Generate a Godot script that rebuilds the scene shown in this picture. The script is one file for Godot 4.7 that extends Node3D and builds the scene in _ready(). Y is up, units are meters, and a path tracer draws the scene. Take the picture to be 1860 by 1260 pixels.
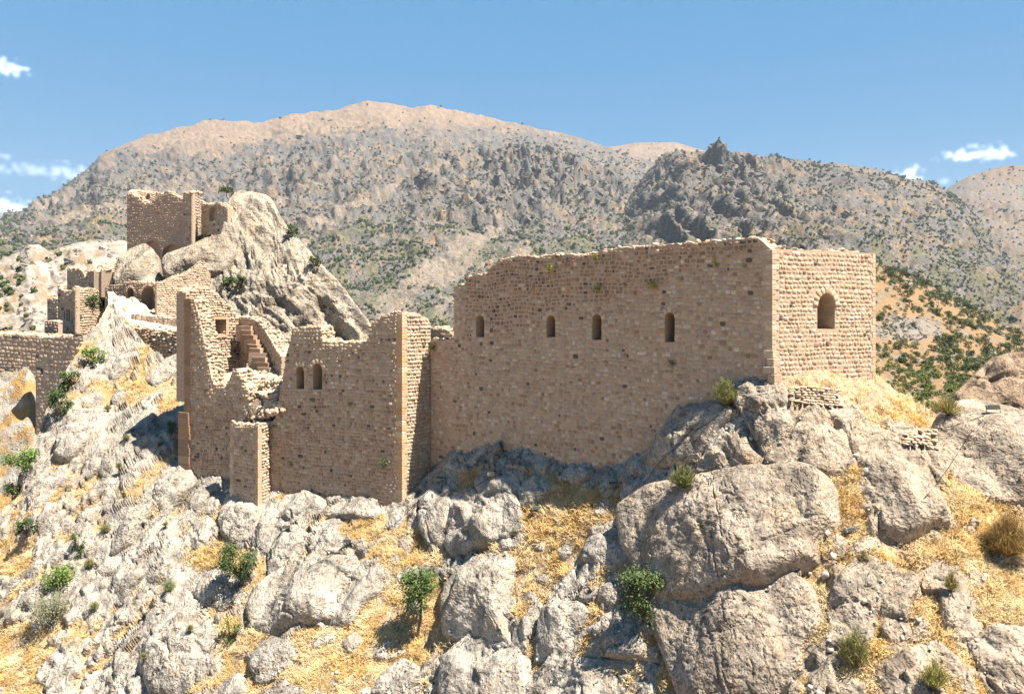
extends Node3D
# A ruined hill fortress on a limestone ridge, mountains behind. Metres, y up; the camera stands at the origin looking along -z.
# Photo pixels (1860 x 1260) give directions only: at(px, py, depth) puts a point on the ray through a pixel at a depth found from what it stands on.
const F := 1446.0      # focal length in photo pixels
const CX := 930.0
const YH := 565.0      # row of the horizon

var rng := RandomNumberGenerator.new()
var M := {}            # materials
var T := {}            # textures
var N := {}            # noises
var units := []        # unit stones
var unit_meshes := []
var used_names := {}
var zbuf := {}         # nearest depth of the built rock surface per 5 px cell
var slope: Node3D

func _ready():
	rng.seed = 20240
	setup_view()
	make_noises()
	make_textures()
	make_materials()
	make_units()
	build_valley_ground()
	build_mountains()
	build_valley()
	build_castle_hill()
	build_slope()
	build_boulders()
	build_hall()
	build_front_wall()
	build_far_castle()
	build_plants()
	build_small_things()
	build_grass()

# ------------------------------------------------------------------ view and light
func setup_view():
	var cam := Camera3D.new()
	cam.name = "camera"
	cam.projection = Camera3D.PROJECTION_FRUSTUM
	cam.near = 0.5
	cam.far = 40000.0
	cam.size = 1260.0 / F * cam.near
	cam.frustum_offset = Vector2(0, -(630.0 - YH) / F * cam.near)
	add_child(cam)
	var env := Environment.new()
	env.background_mode = Environment.BG_SKY
	env.tonemap_mode = Environment.TONE_MAPPER_LINEAR
	env.tonemap_exposure = 3.85
	env.sdfgi_enabled = true
	env.ssao_enabled = true
	env.ssil_enabled = true
	var sky := Sky.new()
	var sm := ProceduralSkyMaterial.new()
	sm.sky_top_color = Color(0.165, 0.328, 0.455)
	sm.sky_horizon_color = Color(0.300, 0.410, 0.478)
	sm.sky_curve = 0.10
	sm.sky_energy_multiplier = 1.0
	sm.ground_bottom_color = Color(0.42, 0.37, 0.30)
	sm.ground_horizon_color = Color(0.43, 0.42, 0.39)
	sm.sun_angle_max = 8.0
	sm.sun_curve = 0.05
	sm.sky_cover = cloud_cover()
	sky.sky_material = sm
	env.sky = sky
	env.fog_enabled = true
	env.fog_density = 0.00005
	env.fog_light_color = Color(0.80, 0.87, 0.95)
	var we := WorldEnvironment.new()
	we.name = "world_environment"
	we.environment = env
	add_child(we)
	var sun := DirectionalLight3D.new()
	sun.name = "sun"
	sun.light_energy = 1.6
	sun.light_color = Color(1.0, 0.95, 0.875)
	sun.light_angular_distance = 0.5
	sun.shadow_enabled = true
	add_child(sun)
	var e := deg_to_rad(63.0)
	var a := deg_to_rad(24.0)
	var to_sun := Vector3(cos(e) * cos(a), sin(e), cos(e) * sin(a))
	sun.look_at_from_position(to_sun * 100.0, Vector3.ZERO, Vector3.UP)

func cloud_cover() -> ImageTexture:
	var w := 3072
	var h := 1536
	var im := Image.create(w, h, false, Image.FORMAT_RGBA8)
	im.fill(Color(1, 1, 1, 0))
	var n := FastNoiseLite.new()
	n.seed = 5
	n.frequency = 0.09
	n.fractal_octaves = 5
	# photo column, row, half width, half height, strength
	var cl := [[14, 124, 30, 18, 0.9], [1768, 280, 62, 17, 0.95], [1815, 282, 45, 9, 0.6], [1648, 320, 30, 24, 0.85], [1716, 329, 16, 7, 0.3],
		[8, 378, 50, 22, 0.85], [-40, 372, 60, 30, 0.8], [55, 386, 22, 8, 0.4], [120, 314, 60, 20, 0.42], [40, 308, 60, 14, 0.30], [8, 284, 16, 8, 0.3], [1950, 330, 80, 26, 0.7]]
	for k in 26:   # the same fair-weather clouds go on round the horizon
		var az := rng.randf_range(0.75, TAU - 0.75)
		cl.append([CX + F * az, rng.randf_range(120, 420), rng.randf_range(40, 110), rng.randf_range(12, 34), rng.randf_range(0.4, 0.9), true])
	for c in cl:
		var az: float = atan((c[0] - CX) / F) if c.size() == 5 else (c[0] - CX) / F
		var el: float = atan((YH - c[1]) / F * cos(az)) if c.size() == 5 else atan((YH - c[1]) / F)
		var x0: float = az / TAU * w
		var y0: float = (0.5 - el / PI) * h
		var rx: float = c[2] * 0.72 / F / TAU * w
		var ry: float = c[3] * 0.72 / F / PI * h
		for y in range(int(y0 - ry * 1.6), int(y0 + ry * 1.6) + 1):
			for x in range(int(x0 - rx * 1.5), int(x0 + rx * 1.5) + 1):
				var dx := (x - x0) / rx
				var dy := (y - y0) / ry
				if dy > 0.0:
					dy *= 1.5          # flatter undersides
				var v := 1.05 - sqrt(dx * dx + dy * dy) + 1.3 * n.get_noise_3d(x * 2.2, y * 2.8, c[0])
				if v > 0.0:
					var al: float = clampf(v * 1.1, 0, 1) * c[4] * 0.42
					var xx := posmod(x, w)
					var old := im.get_pixel(xx, y).a
					im.set_pixel(xx, y, Color(1, 0.99, 0.97, maxf(old, al)))
	return ImageTexture.create_from_image(im)

# ------------------------------------------------------------------ helpers
func at(px: float, py: float, d: float) -> Vector3:
	return Vector3((px - CX) / F * d, (YH - py) / F * d, -d)

func to_px(p: Vector3) -> Vector2:
	return Vector2(CX - p.x / p.z * F, YH + p.y / p.z * F)

func tab(t: Array, x: float) -> float:       # piecewise linear table of [x, y]
	if x <= t[0][0]:
		return t[0][1]
	for i in range(1, t.size()):
		if x <= t[i][0]:
			var a: Array = t[i - 1]
			var b: Array = t[i]
			return lerpf(a[1], b[1], (x - a[0]) / maxf(b[0] - a[0], 1e-6))
	return t[-1][1]

func sstep(a: float, b: float, x: float) -> float:
	var t := clampf((x - a) / (b - a), 0, 1)
	return t * t * (3 - 2 * t)

func numbered(called: String) -> String:
	var k: int = used_names.get(called, -1) + 1
	used_names[called] = k
	return called if k == 0 else "%s_%03d" % [called, k]

func tag(o: Node, label := "", category := "", group := "", kind := ""):
	if label: o.set_meta("label", label)
	if category: o.set_meta("category", category)
	if group: o.set_meta("group", group)
	if kind: o.set_meta("kind", kind)

func thing(called: String, where: Vector3, label: String, category: String, group := "") -> Node3D:
	var o := Node3D.new()
	o.name = numbered(called)
	add_child(o)
	o.position = where
	tag(o, label, category, group)
	return o

func setting(called: String) -> Node3D:
	var o := Node3D.new()
	o.name = numbered(called)
	add_child(o)
	o.set_meta("kind", "structure")
	return o

func put(called: String, mesh: Mesh, mat: Material, parent: Node = self, kind := "") -> MeshInstance3D:
	var o := MeshInstance3D.new()
	o.name = numbered(called) if parent == self else called
	o.mesh = mesh
	if mat: o.material_override = mat
	parent.add_child(o, true)
	if parent is Node3D and parent != self:
		o.position = Vector3.ZERO
	if kind: o.set_meta("kind", kind)
	return o

func smooth_mesh(V: PackedVector3Array, I: PackedInt32Array, C := PackedColorArray()) -> ArrayMesh:
	var a := []
	a.resize(Mesh.ARRAY_MAX)
	a[Mesh.ARRAY_VERTEX] = V
	a[Mesh.ARRAY_INDEX] = I
	if C.size(): a[Mesh.ARRAY_COLOR] = C
	var st := SurfaceTool.new()
	st.create_from_arrays(a)
	st.generate_normals()
	return st.commit()

class Flat:      # collects flat faces
	var V := PackedVector3Array()
	var NN := PackedVector3Array()
	var C := PackedColorArray()
	func tri(a: Vector3, b: Vector3, c: Vector3, col := Color.WHITE):
		var n := (a - c).cross(a - b)
		if n.length_squared() < 1e-14:
			return
		n = n.normalized()
		V.append(a); V.append(b); V.append(c)
		NN.append(n); NN.append(n); NN.append(n)
		C.append(col); C.append(col); C.append(col)
	func quad(a: Vector3, b: Vector3, c: Vector3, d: Vector3, col := Color.WHITE):
		tri(a, b, c, col)
		tri(a, c, d, col)
	func prism(bottom: PackedVector3Array, up: Vector3, col := Color.WHITE):   # bottom runs clockwise seen from above
		var n := bottom.size()
		for i in n:
			var j := (i + 1) % n
			quad(bottom[i], bottom[i] + up, bottom[j] + up, bottom[j], col)
		for i in range(1, n - 1):
			tri(bottom[0] + up, bottom[i] + up, bottom[i + 1] + up, col)
			tri(bottom[0], bottom[i + 1], bottom[i], col)
	func box(c: Vector3, x: Vector3, y: Vector3, z: Vector3, col := Color.WHITE):   # half axes
		var b := PackedVector3Array([c - x - y - z, c - x - y + z, c + x - y + z, c + x - y - z])
		prism(b, y * 2.0, col)
	func done() -> ArrayMesh:
		var a := []
		a.resize(Mesh.ARRAY_MAX)
		a[Mesh.ARRAY_VERTEX] = V
		a[Mesh.ARRAY_NORMAL] = NN
		a[Mesh.ARRAY_COLOR] = C
		var m := ArrayMesh.new()
		if V.size():
			m.add_surface_from_arrays(Mesh.PRIMITIVE_TRIANGLES, a)
		return m

func noise(s: int, freq: float, oct := 4, kind := FastNoiseLite.TYPE_SIMPLEX_SMOOTH, frac := FastNoiseLite.FRACTAL_FBM) -> FastNoiseLite:
	var n := FastNoiseLite.new()
	n.seed = s
	n.noise_type = kind
	n.frequency = freq
	n.fractal_type = frac if oct > 1 else FastNoiseLite.FRACTAL_NONE
	n.fractal_octaves = oct
	return n

func make_noises():
	N.low = noise(1, 0.12, 2)
	N.mid = noise(2, 0.5, 3)
	N.fine = noise(3, 2.2, 4)
	N.col = noise(4, 0.7, 4)
	N.ridge = noise(6, 0.45, 4, FastNoiseLite.TYPE_SIMPLEX_SMOOTH, FastNoiseLite.FRACTAL_RIDGED)
	N.crack = noise(7, 0.55, 1, FastNoiseLite.TYPE_CELLULAR)
	N.crack.cellular_return_type = FastNoiseLite.RETURN_DISTANCE2_SUB
	N.crack.cellular_jitter = 1.0
	N.block = noise(7, 0.55, 1, FastNoiseLite.TYPE_CELLULAR)
	N.block.cellular_jitter = 1.0
	N.block.cellular_return_type = FastNoiseLite.RETURN_CELL_VALUE
	N.ln = noise(19, 1.0, 2)
	N.big = noise(9, 1.0, 5)
	N.bigr = noise(10, 1.0, 5, FastNoiseLite.TYPE_SIMPLEX_SMOOTH, FastNoiseLite.FRACTAL_RIDGED)
	N.cellb = noise(11, 1.0, 1, FastNoiseLite.TYPE_CELLULAR)
	N.cellb.cellular_return_type = FastNoiseLite.RETURN_CELL_VALUE

# ------------------------------------------------------------------ textures and materials
func noise_bytes(s: int, size: int, freq: float, oct: int, kind := FastNoiseLite.TYPE_SIMPLEX_SMOOTH, frac := FastNoiseLite.FRACTAL_FBM) -> PackedByteArray:
	var n := noise(s, freq, oct, kind, frac)
	if kind == FastNoiseLite.TYPE_CELLULAR:
		n.cellular_return_type = FastNoiseLite.RETURN_DISTANCE2_SUB
	var im := n.get_seamless_image(size, size, false, false, 0.2, true)
	im.convert(Image.FORMAT_L8)
	return im.get_data()

func texture_from(size: int, f: Callable) -> ImageTexture:
	var d := PackedByteArray()
	d.resize(size * size * 3)
	for i in size * size:
		var c: Color = f.call(i)
		d[i * 3] = int(clampf(c.r, 0, 1) * 255.0)
		d[i * 3 + 1] = int(clampf(c.g, 0, 1) * 255.0)
		d[i * 3 + 2] = int(clampf(c.b, 0, 1) * 255.0)
	return ImageTexture.create_from_image(Image.create_from_data(size, size, false, Image.FORMAT_RGB8, d))

func height_from(size: int, parts: Array) -> Image:
	var im := Image.create(size, size, false, Image.FORMAT_L8)
	var d := PackedByteArray()
	d.resize(size * size)
	for i in size * size:
		var v := 0.0
		for p in parts:
			v += p[0][i] / 255.0 * p[1]
		d[i] = int(clampf(v, 0, 1) * 255.0)
	return Image.create_from_data(size, size, false, Image.FORMAT_L8, d)

func make_textures():
	var s := 512
	var a := noise_bytes(21, s, 0.012, 5)
	var b := noise_bytes(22, s, 0.05, 4)
	var c := noise_bytes(23, s, 0.11, 3)
	var e := noise_bytes(24, s, 0.02, 3, FastNoiseLite.TYPE_CELLULAR)
	var e2 := PackedByteArray()
	e2.resize(s * s)
	for i in s * s:
		e2[i] = int(255.0 * sstep(0.0, 0.10, e[i] / 255.0 + (b[i] / 255.0 - 0.5) * 0.12))
	# limestone: grey and white weathering, dark lichen specks and blotches, a little ochre
	T.rock = texture_from(s, func(i):
		var big := a[i] / 255.0
		var md := b[i] / 255.0
		var fi := c[i] / 255.0
		var l := 0.80 + (big - 0.5) * 0.62 + (md - 0.5) * 0.30 + (fi - 0.5) * 0.16
		var col := Color(l, l * 0.985, l * 0.965)
		var lich := sstep(0.60, 0.68, fi * 0.55 + md * 0.30 + big * 0.25)
		col = col.lerp(Color(0.34, 0.325, 0.31), lich * 0.85)
		var white := sstep(0.56, 0.66, md * 0.5 + (1.0 - big) * 0.5)
		col = col.lerp(Color(1.0, 0.985, 0.96), white * 0.5)
		var crk := 1.0 - sstep(0.02, 0.07, e[i] / 255.0 + (md - 0.5) * 0.12)
		col = col.lerp(Color(0.30, 0.27, 0.24), crk * 0.55)
		var och := sstep(0.60, 0.72, (1.0 - md) * 0.55 + fi * 0.2 + big * 0.35)
		return col.lerp(Color(0.88, 0.74, 0.56), och * 0.40))
	T.rock_h = ImageTexture.create_from_image(height_from(s, [[a, 0.30], [b, 0.28], [c, 0.10], [e2, 0.45]]))
	# dressed and rubble stone: light grain, pits
	T.grain = texture_from(s, func(i):
		var big := a[i] / 255.0
		var md := b[i] / 255.0
		var fi := c[i] / 255.0
		var l := 0.86 + (big - 0.5) * 0.16 + (md - 0.5) * 0.26 + (fi - 0.5) * 0.24
		var pit := sstep(0.70, 0.78, fi * 0.6 + md * 0.4)
		return Color(l, l * 0.99, l * 0.975).lerp(Color(0.5, 0.46, 0.42), pit * 0.6))
	T.grain_h = ImageTexture.create_from_image(height_from(s, [[b, 0.5], [c, 0.5]]))
	# earth: crumbs and pebbles
	T.earth = texture_from(s, func(i):
		var md := b[i] / 255.0
		var fi := c[i] / 255.0
		var l := 0.82 + (a[i] / 255.0 - 0.5) * 0.2 + (fi - 0.5) * 0.4
		var peb := sstep(0.62, 0.68, fi * 0.7 + md * 0.3)
		return Color(l, l * 0.97, l * 0.93).lerp(Color(1, 0.98, 0.95), peb * 0.6))

func mat(called: String, col: Color, tex: Texture2D = null, scale := 0.5, hmap: Texture2D = null, hs := 2.0, vc := false, rough := 0.9) -> StandardMaterial3D:
	var m := StandardMaterial3D.new()
	m.resource_name = called
	m.albedo_color = col.linear_to_srgb()
	m.roughness = rough
	m.metallic_specular = 0.3
	m.vertex_color_use_as_albedo = vc
	if tex:
		m.albedo_texture = tex
		m.uv1_triplanar = true
		m.uv1_world_triplanar = true
		m.uv1_scale = Vector3.ONE * scale
	if hmap:
		m.heightmap_enabled = true
		m.heightmap_texture = hmap
		m.heightmap_scale = hs
	M[called] = m
	return m

func make_materials():
	mat("rock", Color(1, 1, 1), T.rock, 0.17, T.rock_h, 34.0, true)
	mat("far_rock", Color(1, 1, 1), T.rock, 0.10, T.rock_h, 55.0, true)
	mat("mountain", Color(1, 1, 1), T.rock, 0.006, T.rock_h, 500.0, true, 1.0)
	mat("masonry", Color(1, 1, 1), T.grain, 0.7, T.grain_h, 3.0, true)
	mat("mortar", Color(1, 1, 1), T.grain, 0.5, T.grain_h, 4.0, true)
	mat("earth", Color(1, 1, 1), T.earth, 0.6, T.grain_h, 5.0, true)
	mat("grass", Color(1, 1, 1), null, 1.0, null, 0, true, 0.85)
	M.grass.backlight_enabled = true
	M.grass.backlight = Color(0.4, 0.35, 0.2)
	mat("leaf", Color(1, 1, 1), null, 1.0, null, 0, true, 0.7)
	M.leaf.backlight_enabled = true
	M.leaf.backlight = Color(0.35, 0.4, 0.15)
	mat("bark", Color(0.13, 0.10, 0.075), T.grain, 3.0, T.grain_h, 2.0)
	mat("cable", Color(0.012, 0.012, 0.013), null, 1.0, null, 0, false, 0.6)
	mat("lamp_grey", Color(0.42, 0.42, 0.40), T.grain, 2.0, null, 0, false, 0.55)
	mat("lamp_dark", Color(0.05, 0.05, 0.05), null, 1.0, null, 0, false, 0.5)
	mat("old_wood", Color(0.30, 0.24, 0.18), T.grain, 2.0, T.grain_h, 1.0)
	mat("iron", Color(0.06, 0.055, 0.05), null, 1.0, null, 0, false, 0.7)
	mat("hill_leaf_0", Color(0.060, 0.085, 0.034), null, 1.0, null, 0, true, 0.9)
	mat("hill_leaf_1", Color(0.075, 0.098, 0.036), null, 1.0, null, 0, true, 0.9)
	mat("hill_leaf_near", Color(0.115, 0.150, 0.036), null, 1.0, null, 0, true, 0.9)
	mat("path_plaster", Color(0.62, 0.57, 0.50), T.grain, 0.4, T.grain_h, 3.0)

func tone_mat(c: Color) -> StandardMaterial3D:
	var key := "stone_%d_%d_%d" % [int(c.r * 22), int(c.g * 22), int(c.b * 22)]
	if not M.has(key):
		mat(key, c, T.grain, 0.7, T.grain_h, 3.0)
	return M[key]

# ------------------------------------------------------------------ stones
func make_units():      # unit stones, x and y across -0.5..0.5, z 0 (mortar) to 1 (face): rubble, rough lumps, dressed blocks
	for v in 24:
		var rough := v >= 10 and v < 18
		var dressed := v >= 18
		var pts := []
		for k in 8:
			var an := TAU * (k + 0.5) / 8.0
			var ex := 0.18 if dressed else (0.58 if rough else 0.56)
			var x := signf(cos(an)) * pow(absf(cos(an)), ex) * 0.5
			var y := signf(sin(an)) * pow(absf(sin(an)), ex) * 0.5
			var j := 0.0 if dressed else (0.09 if rough else 0.07)
			pts.append(Vector2(clampf(x + rng.randf_range(-j, j), -0.5, 0.5), clampf(y + rng.randf_range(-j, j), -0.5, 0.5)))
		var V := PackedVector3Array()
		var I := PackedInt32Array()
		var rings := [[0.0, 1.0], [0.72, 0.97], [0.98, 0.90]] if dressed else ([[0.0, 1.0], [0.5, 0.98], [0.86, 0.72]] if rough else [[0.0, 1.0], [0.6, 0.97], [0.92, 0.82]])
		for r in rings:
			for k in 8:
				var jz := 0.0 if dressed else rng.randf_range(-0.14, 0.12) * (1.0 if rough else 0.6) * float(r[0] > 0.1)
				V.append(Vector3(pts[k].x * r[1], pts[k].y * r[1], r[0] + jz))
		V.append(Vector3(rng.randf_range(-0.1, 0.1), rng.randf_range(-0.1, 0.1), 1.0))
		for r in 2:
			for k in 8:
				var i0: int = r * 8 + k
				var i1: int = r * 8 + (k + 1) % 8
				I.append_array([i0, i0 + 8, i1, i1, i0 + 8, i1 + 8])
		for k in 8:
			I.append_array([16 + k, 24, 16 + (k + 1) % 8])
		units.append([V, I])
		unit_meshes.append(smooth_mesh(V, I))

# a list of stones [Transform3D, unit, colour, name] becomes the largest ones as parts of their own, the rest as one joined part
func lay_stones(parent: Node3D, stones: Array, singles: int, joined_name := "small_stones"):
	stones.sort_custom(func(a, b): return a[4] > b[4])
	var V := PackedVector3Array()
	var I := PackedInt32Array()
	var C := PackedColorArray()
	for k in stones.size():
		var s: Array = stones[k]
		if k < singles:
			var o := put(s[3], unit_meshes[s[1]], tone_mat(s[2]), parent)
			o.transform = s[0]
		else:
			var base := V.size()
			var uv: PackedVector3Array = units[s[1]][0]
			V.append_array((s[0] as Transform3D) * uv)
			for q in uv.size():
				C.append(s[2])
			for i in units[s[1]][1]:
				I.append(base + i)
	if V.size():
		put(joined_name, smooth_mesh(V, I, C), M.masonry, parent, "stuff")

class Wall:
	var pa: Vector3      # plan position of the left end, y 0
	var u: Vector3       # along, to the right
	var n: Vector3       # outward
	var length: float
	var da: float
	var ud: float
	func _init(a: Vector2, b: Vector2):
		pa = Vector3((a.x - 930.0) / 1446.0 * a.y, 0, -a.y)
		var pb := Vector3((b.x - 930.0) / 1446.0 * b.y, 0, -b.y)
		u = (pb - pa).normalized()
		length = (pb - pa).length()
		n = Vector3(-u.z, 0, u.x)
		da = a.y
		ud = -u.z
		if n.dot(-pa) < 0:
			n = -n
	func s_of(px: float) -> float:
		var k := (px - 930.0) / 1446.0
		return (k * da - pa.x) / (u.x - k * ud)
	func d_of(px: float) -> float:
		return da + ud * s_of(px)
	func hit(px: float, py: float) -> Vector2:
		var s := s_of(px)
		return Vector2(s, (565.0 - py) / 1446.0 * (da + ud * s))
	func pos(s: float, y: float, out := 0.0) -> Vector3:
		return pa + u * s + n * out + Vector3(0, y, 0)
	func px_of(s: float, y: float) -> Vector2:
		var p := pos(s, y)
		return Vector2(930.0 - p.x / p.z * 1446.0, 565.0 + p.y / p.z * 1446.0)

func pick(tones: Array) -> Color:       # [[weight, colour], ...]
	var t := 0.0
	for e in tones: t += e[0]
	var r := rng.randf() * t
	for e in tones:
		r -= e[0]
		if r <= 0.0:
			var k := rng.randf_range(0.86, 1.14)
			var c: Color = e[1]
			return Color(c.r * k, c.g * k * rng.randf_range(0.97, 1.03), c.b * k * rng.randf_range(0.95, 1.05))
	return tones[0][1]

func inside_opening(o: Dictionary, s: float, y: float, m := 0.0) -> bool:
	if s < o.s0 - m or s > o.s1 + m or y < o.y0 - m:
		return false
	if y < o.ys:
		return true
	var r: float = (o.s1 - o.s0) / 2.0 + m
	var dx: float = s - (o.s0 + o.s1) / 2.0
	var hh: float = (o.y1 - o.ys) + m
	return o.y1 > o.ys and dx * dx / (r * r) + (y - o.ys) * (y - o.ys) / (hh * hh) < 1.0

func opening_top(o: Dictionary, s: float) -> float:
	if o.y1 <= o.ys:
		return o.y1
	var r: float = (o.s1 - o.s0) / 2.0
	var t: float = clampf((s - (o.s0 + o.s1) / 2.0) / r, -1, 1)
	return o.ys + (o.y1 - o.ys) * sqrt(maxf(0.0, 1.0 - t * t))

# style keys: course, wide, proud, tones (or tone: Callable(px, py) -> tones), mortar, units [from, to), cap (rubble along the top), singles
func wall(parent: Node3D, w: Wall, top_px: Array, low_px: Array, openings_px: Array, st: Dictionary, thick := 1.2) -> Array:
	var top := []
	for p in top_px:
		var h := w.hit(p[0], p[1])
		top.append([h.x, h.y])
	var low := []
	for p in low_px:
		var h := w.hit(p[0], p[1])
		low.append([h.x, h.y])
	var ops := []
	for o in openings_px:     # [x0, x1, y top, y sill, arched, depth]
		var a := w.hit(o[0], o[3])
		var b := w.hit(o[1], o[2])
		var d := {"s0": a.x, "s1": b.x, "y0": a.y, "y1": b.y, "ys": b.y, "deep": o[5]}
		if o[4]:
			d.ys = b.y - minf((b.x - a.x) * 0.5, (b.y - a.y) * 0.5)
		ops.append(d)
	var s_a: float = top[0][0]
	var s_b: float = top[-1][0]
	# core in columns
	var cuts := []
	var s := s_a
	while s < s_b:
		cuts.append(s)
		s += rng.randf_range(0.16, 0.30)
	cuts.append(s_b)
	for o in ops:
		cuts = cuts.filter(func(c): return c < o.s0 - 0.02 or c > o.s1 + 0.02)
		for k in 11:
			cuts.append(lerpf(o.s0, o.s1, k / 10.0))
	for p in top:
		cuts.append(p[0] - 0.002)
		cuts.append(p[0] + 0.002)
	cuts.sort()
	var f := Flat.new()
	var mc: Color = st.mortar
	var rag: float = st.get("rag", 0.10)
	var tops := []
	for c in cuts:
		tops.append(tab(top, c) + N.fine.get_noise_2d(c * 1.7, w.pa.x * 3.1) * rag)
	for i in cuts.size() - 1:
		var c0: float = cuts[i]
		var c1: float = cuts[i + 1]
		if c1 - c0 < 1e-5 or c0 < s_a or c1 > s_b:
			continue
		var cm := (c0 + c1) / 2.0
		var y0a := tab(low, c0)
		var y0b := tab(low, c1)
		var ya := y0a
		var yb := y0b
		for o in ops:
			if cm > o.s0 and cm < o.s1:
				f.quad(w.pos(c0, ya), w.pos(c0, o.y0), w.pos(c1, o.y0), w.pos(c1, yb), mc)
				ya = opening_top(o, c0)
				yb = opening_top(o, c1)
				var dp: float = o.deep
				f.quad(w.pos(c0, ya), w.pos(c0, ya, -dp), w.pos(c1, yb, -dp), w.pos(c1, yb), mc)
				f.quad(w.pos(c0, o.y0), w.pos(c1, o.y0), w.pos(c1, o.y0, -dp), w.pos(c0, o.y0, -dp), mc)
				if dp < thick:
					f.quad(w.pos(c0, o.y0, -dp), w.pos(c0, ya, -dp), w.pos(c1, yb, -dp), w.pos(c1, o.y0, -dp), mc)
		f.quad(w.pos(c0, ya), w.pos(c0, tops[i]), w.pos(c1, tops[i + 1]), w.pos(c1, yb), mc)
		f.quad(w.pos(c0, tops[i]), w.pos(c0, tops[i], -thick), w.pos(c1, tops[i + 1], -thick), w.pos(c1, tops[i + 1]), mc)
		f.quad(w.pos(c1, y0b, -thick), w.pos(c1, tops[i + 1], -thick), w.pos(c0, tops[i], -thick), w.pos(c0, y0a, -thick), mc)
	for o in ops:
		for e in [o.s0, o.s1]:
			f.quad(w.pos(e, o.y0), w.pos(e, o.ys), w.pos(e, o.ys, -o.deep), w.pos(e, o.y0, -o.deep), mc)
	for e in [[s_a, tops[0]], [s_b, tops[-1]]]:
		f.quad(w.pos(e[0], tab(low, e[0])), w.pos(e[0], e[1]), w.pos(e[0], e[1], -thick), w.pos(e[0], tab(low, e[0]), -thick), mc)
	put("wall_core", f.done(), M.mortar, parent)
	# stones in courses
	var stones := []
	var ch: float = st.course
	var ua: int = st.units[0]
	var ub: int = st.units[1]
	var ymin := 1e9
	var ymax := -1e9
	for p in low: ymin = minf(ymin, p[1])
	for p in top: ymax = maxf(ymax, p[1])
	var y := floorf(ymin / ch) * ch
	var qa: float = st.get("skip_a", 0.0)
	var qb: float = st.get("skip_b", 0.0)
	var drift := rng.randf() * 10.0
	while y < ymax:
		var hh: float = ch * rng.randf_range(0.80, 1.22)
		s = s_a + qa + rng.randf_range(0, 0.1)
		while s < s_b - qb:
			var ww: float = ch * st.wide * rng.randf_range(0.58, 1.6)
			if rng.randf() < 0.07: ww *= 1.6
			ww = minf(ww, s_b - qb - s + 0.02)
			var sc := s + ww / 2.0
			s += ww
			if ww < ch * 0.4:
				continue
			var wob: float = N.mid.get_noise_2d(sc * 0.35 + drift, y * 0.3) * ch * st.get("wave", 0.35) * 2.2 + rng.randf_range(-0.07, 0.07) * ch
			var yc := y + hh / 2.0 + wob
			if yc + hh * 0.2 > tab(top, sc) or yc < tab(low, sc) - 0.3:
				continue
			var hole := false
			for o in ops:
				if inside_opening(o, sc, yc, minf(ww, hh) * 0.42) :
					hole = true
			if hole:
				continue
			var px := w.px_of(sc, yc)
			var tones: Array = st.tone.call(px.x, px.y) if st.has("tone") else st.tones
			var pz: float = st.proud * rng.randf_range(0.35, 1.6)
			var gap := rng.randf_range(0.86, 1.0)
			var gh := rng.randf_range(0.82, 0.98)
			if st.has("open") and st.open.call(px.x, px.y):
				gap = rng.randf_range(0.74, 0.92)
				gh = rng.randf_range(0.68, 0.90)
			if rng.randf() < 0.12: gh *= 0.78
			if rng.randf() < 0.05: gh *= 1.25
			if st.has("tone") and N.big.get_noise_2d(px.x * 0.03, px.y * 0.04) > 0.33 and rng.randf() < 0.55: continue      # mortar smeared over
			var b := Basis(w.u * ww * gap, Vector3.UP * hh * gh, w.n * (pz + 0.05))
			b = Basis(w.n, rng.randf_range(-0.07, 0.07)) * b
			stones.append([Transform3D(b, w.pos(sc, yc, -0.05)), rng.randi_range(ua, ub - 1), pick(tones), "stone", ww * hh])
		y += hh
	# arch stones round arched openings
	for o in ops:
		if o.y1 > o.ys and st.get("voussoirs", true):
			var r: float = (o.s1 - o.s0) / 2.0
			var cnt := maxi(5, int(PI * r / 0.2))
			for k in cnt:
				var an := PI * (k + 0.5) / cnt
				var cs: float = (o.s0 + o.s1) / 2.0 + cos(an) * (r + 0.14)
				var cy: float = o.ys + sin(an) * (o.y1 - o.ys + 0.14)
				var b := Basis(w.u * (PI * (r + 0.1) / cnt * 0.93), Vector3.UP * 0.30, w.n * (st.proud + 0.08))
				b = Basis(w.n, an - PI / 2) * b
				stones.append([Transform3D(b, w.pos(cs, cy, -0.05)), rng.randi_range(18, 23), pick(st.get("arch_tones", st.get("tones", DRESSED))), "voussoir", 9.0])
	# loose capping along the broken top and down its broken flanks
	if st.get("cap", true):
		for i in top.size() - 1:
			var A := Vector2(top[i][0], top[i][1])
			var B := Vector2(top[i + 1][0], top[i + 1][1])
			var len := A.distance_to(B)
			var steep := absf(B.y - A.y) > 0.5 * absf(B.x - A.x) and len > 0.4
			var rows := maxi(3, int(thick / (ch * (0.95 if steep else 1.5))))
			var m := maxi(1, int(len / (ch * 1.0)))
			for k in m:
				var q := A.lerp(B, (k + 0.5) / m)
				for row in rows:
					if len < 0.1 and k > 0: continue
					var ww: float = rng.randf_range(0.55, 1.35) * ch
					var b := Basis(w.u * ww, Vector3.UP * rng.randf_range(0.45, 0.95) * ch, w.n * ch * rng.randf_range(0.8, 1.6))
					b = Basis(Vector3(rng.randf() - 0.5, rng.randf() - 0.5, rng.randf() - 0.5).normalized(), rng.randf_range(0, 0.9)) * b
					var oo := -0.06 - (row + 0.5) * (thick - 0.1) / rows
					stones.append([Transform3D(b, w.pos(q.x + rng.randf_range(-0.06, 0.06), q.y + rng.randf_range(-0.09, 0.05), oo - ch * 0.6)), rng.randi_range(10, 17), pick(st.get("cap_tones", CAP)), "stone", ww * ch * 0.6])
	if not st.get("collect", false):
		lay_stones(parent, stones, st.get("singles", 0))
	return stones

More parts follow.
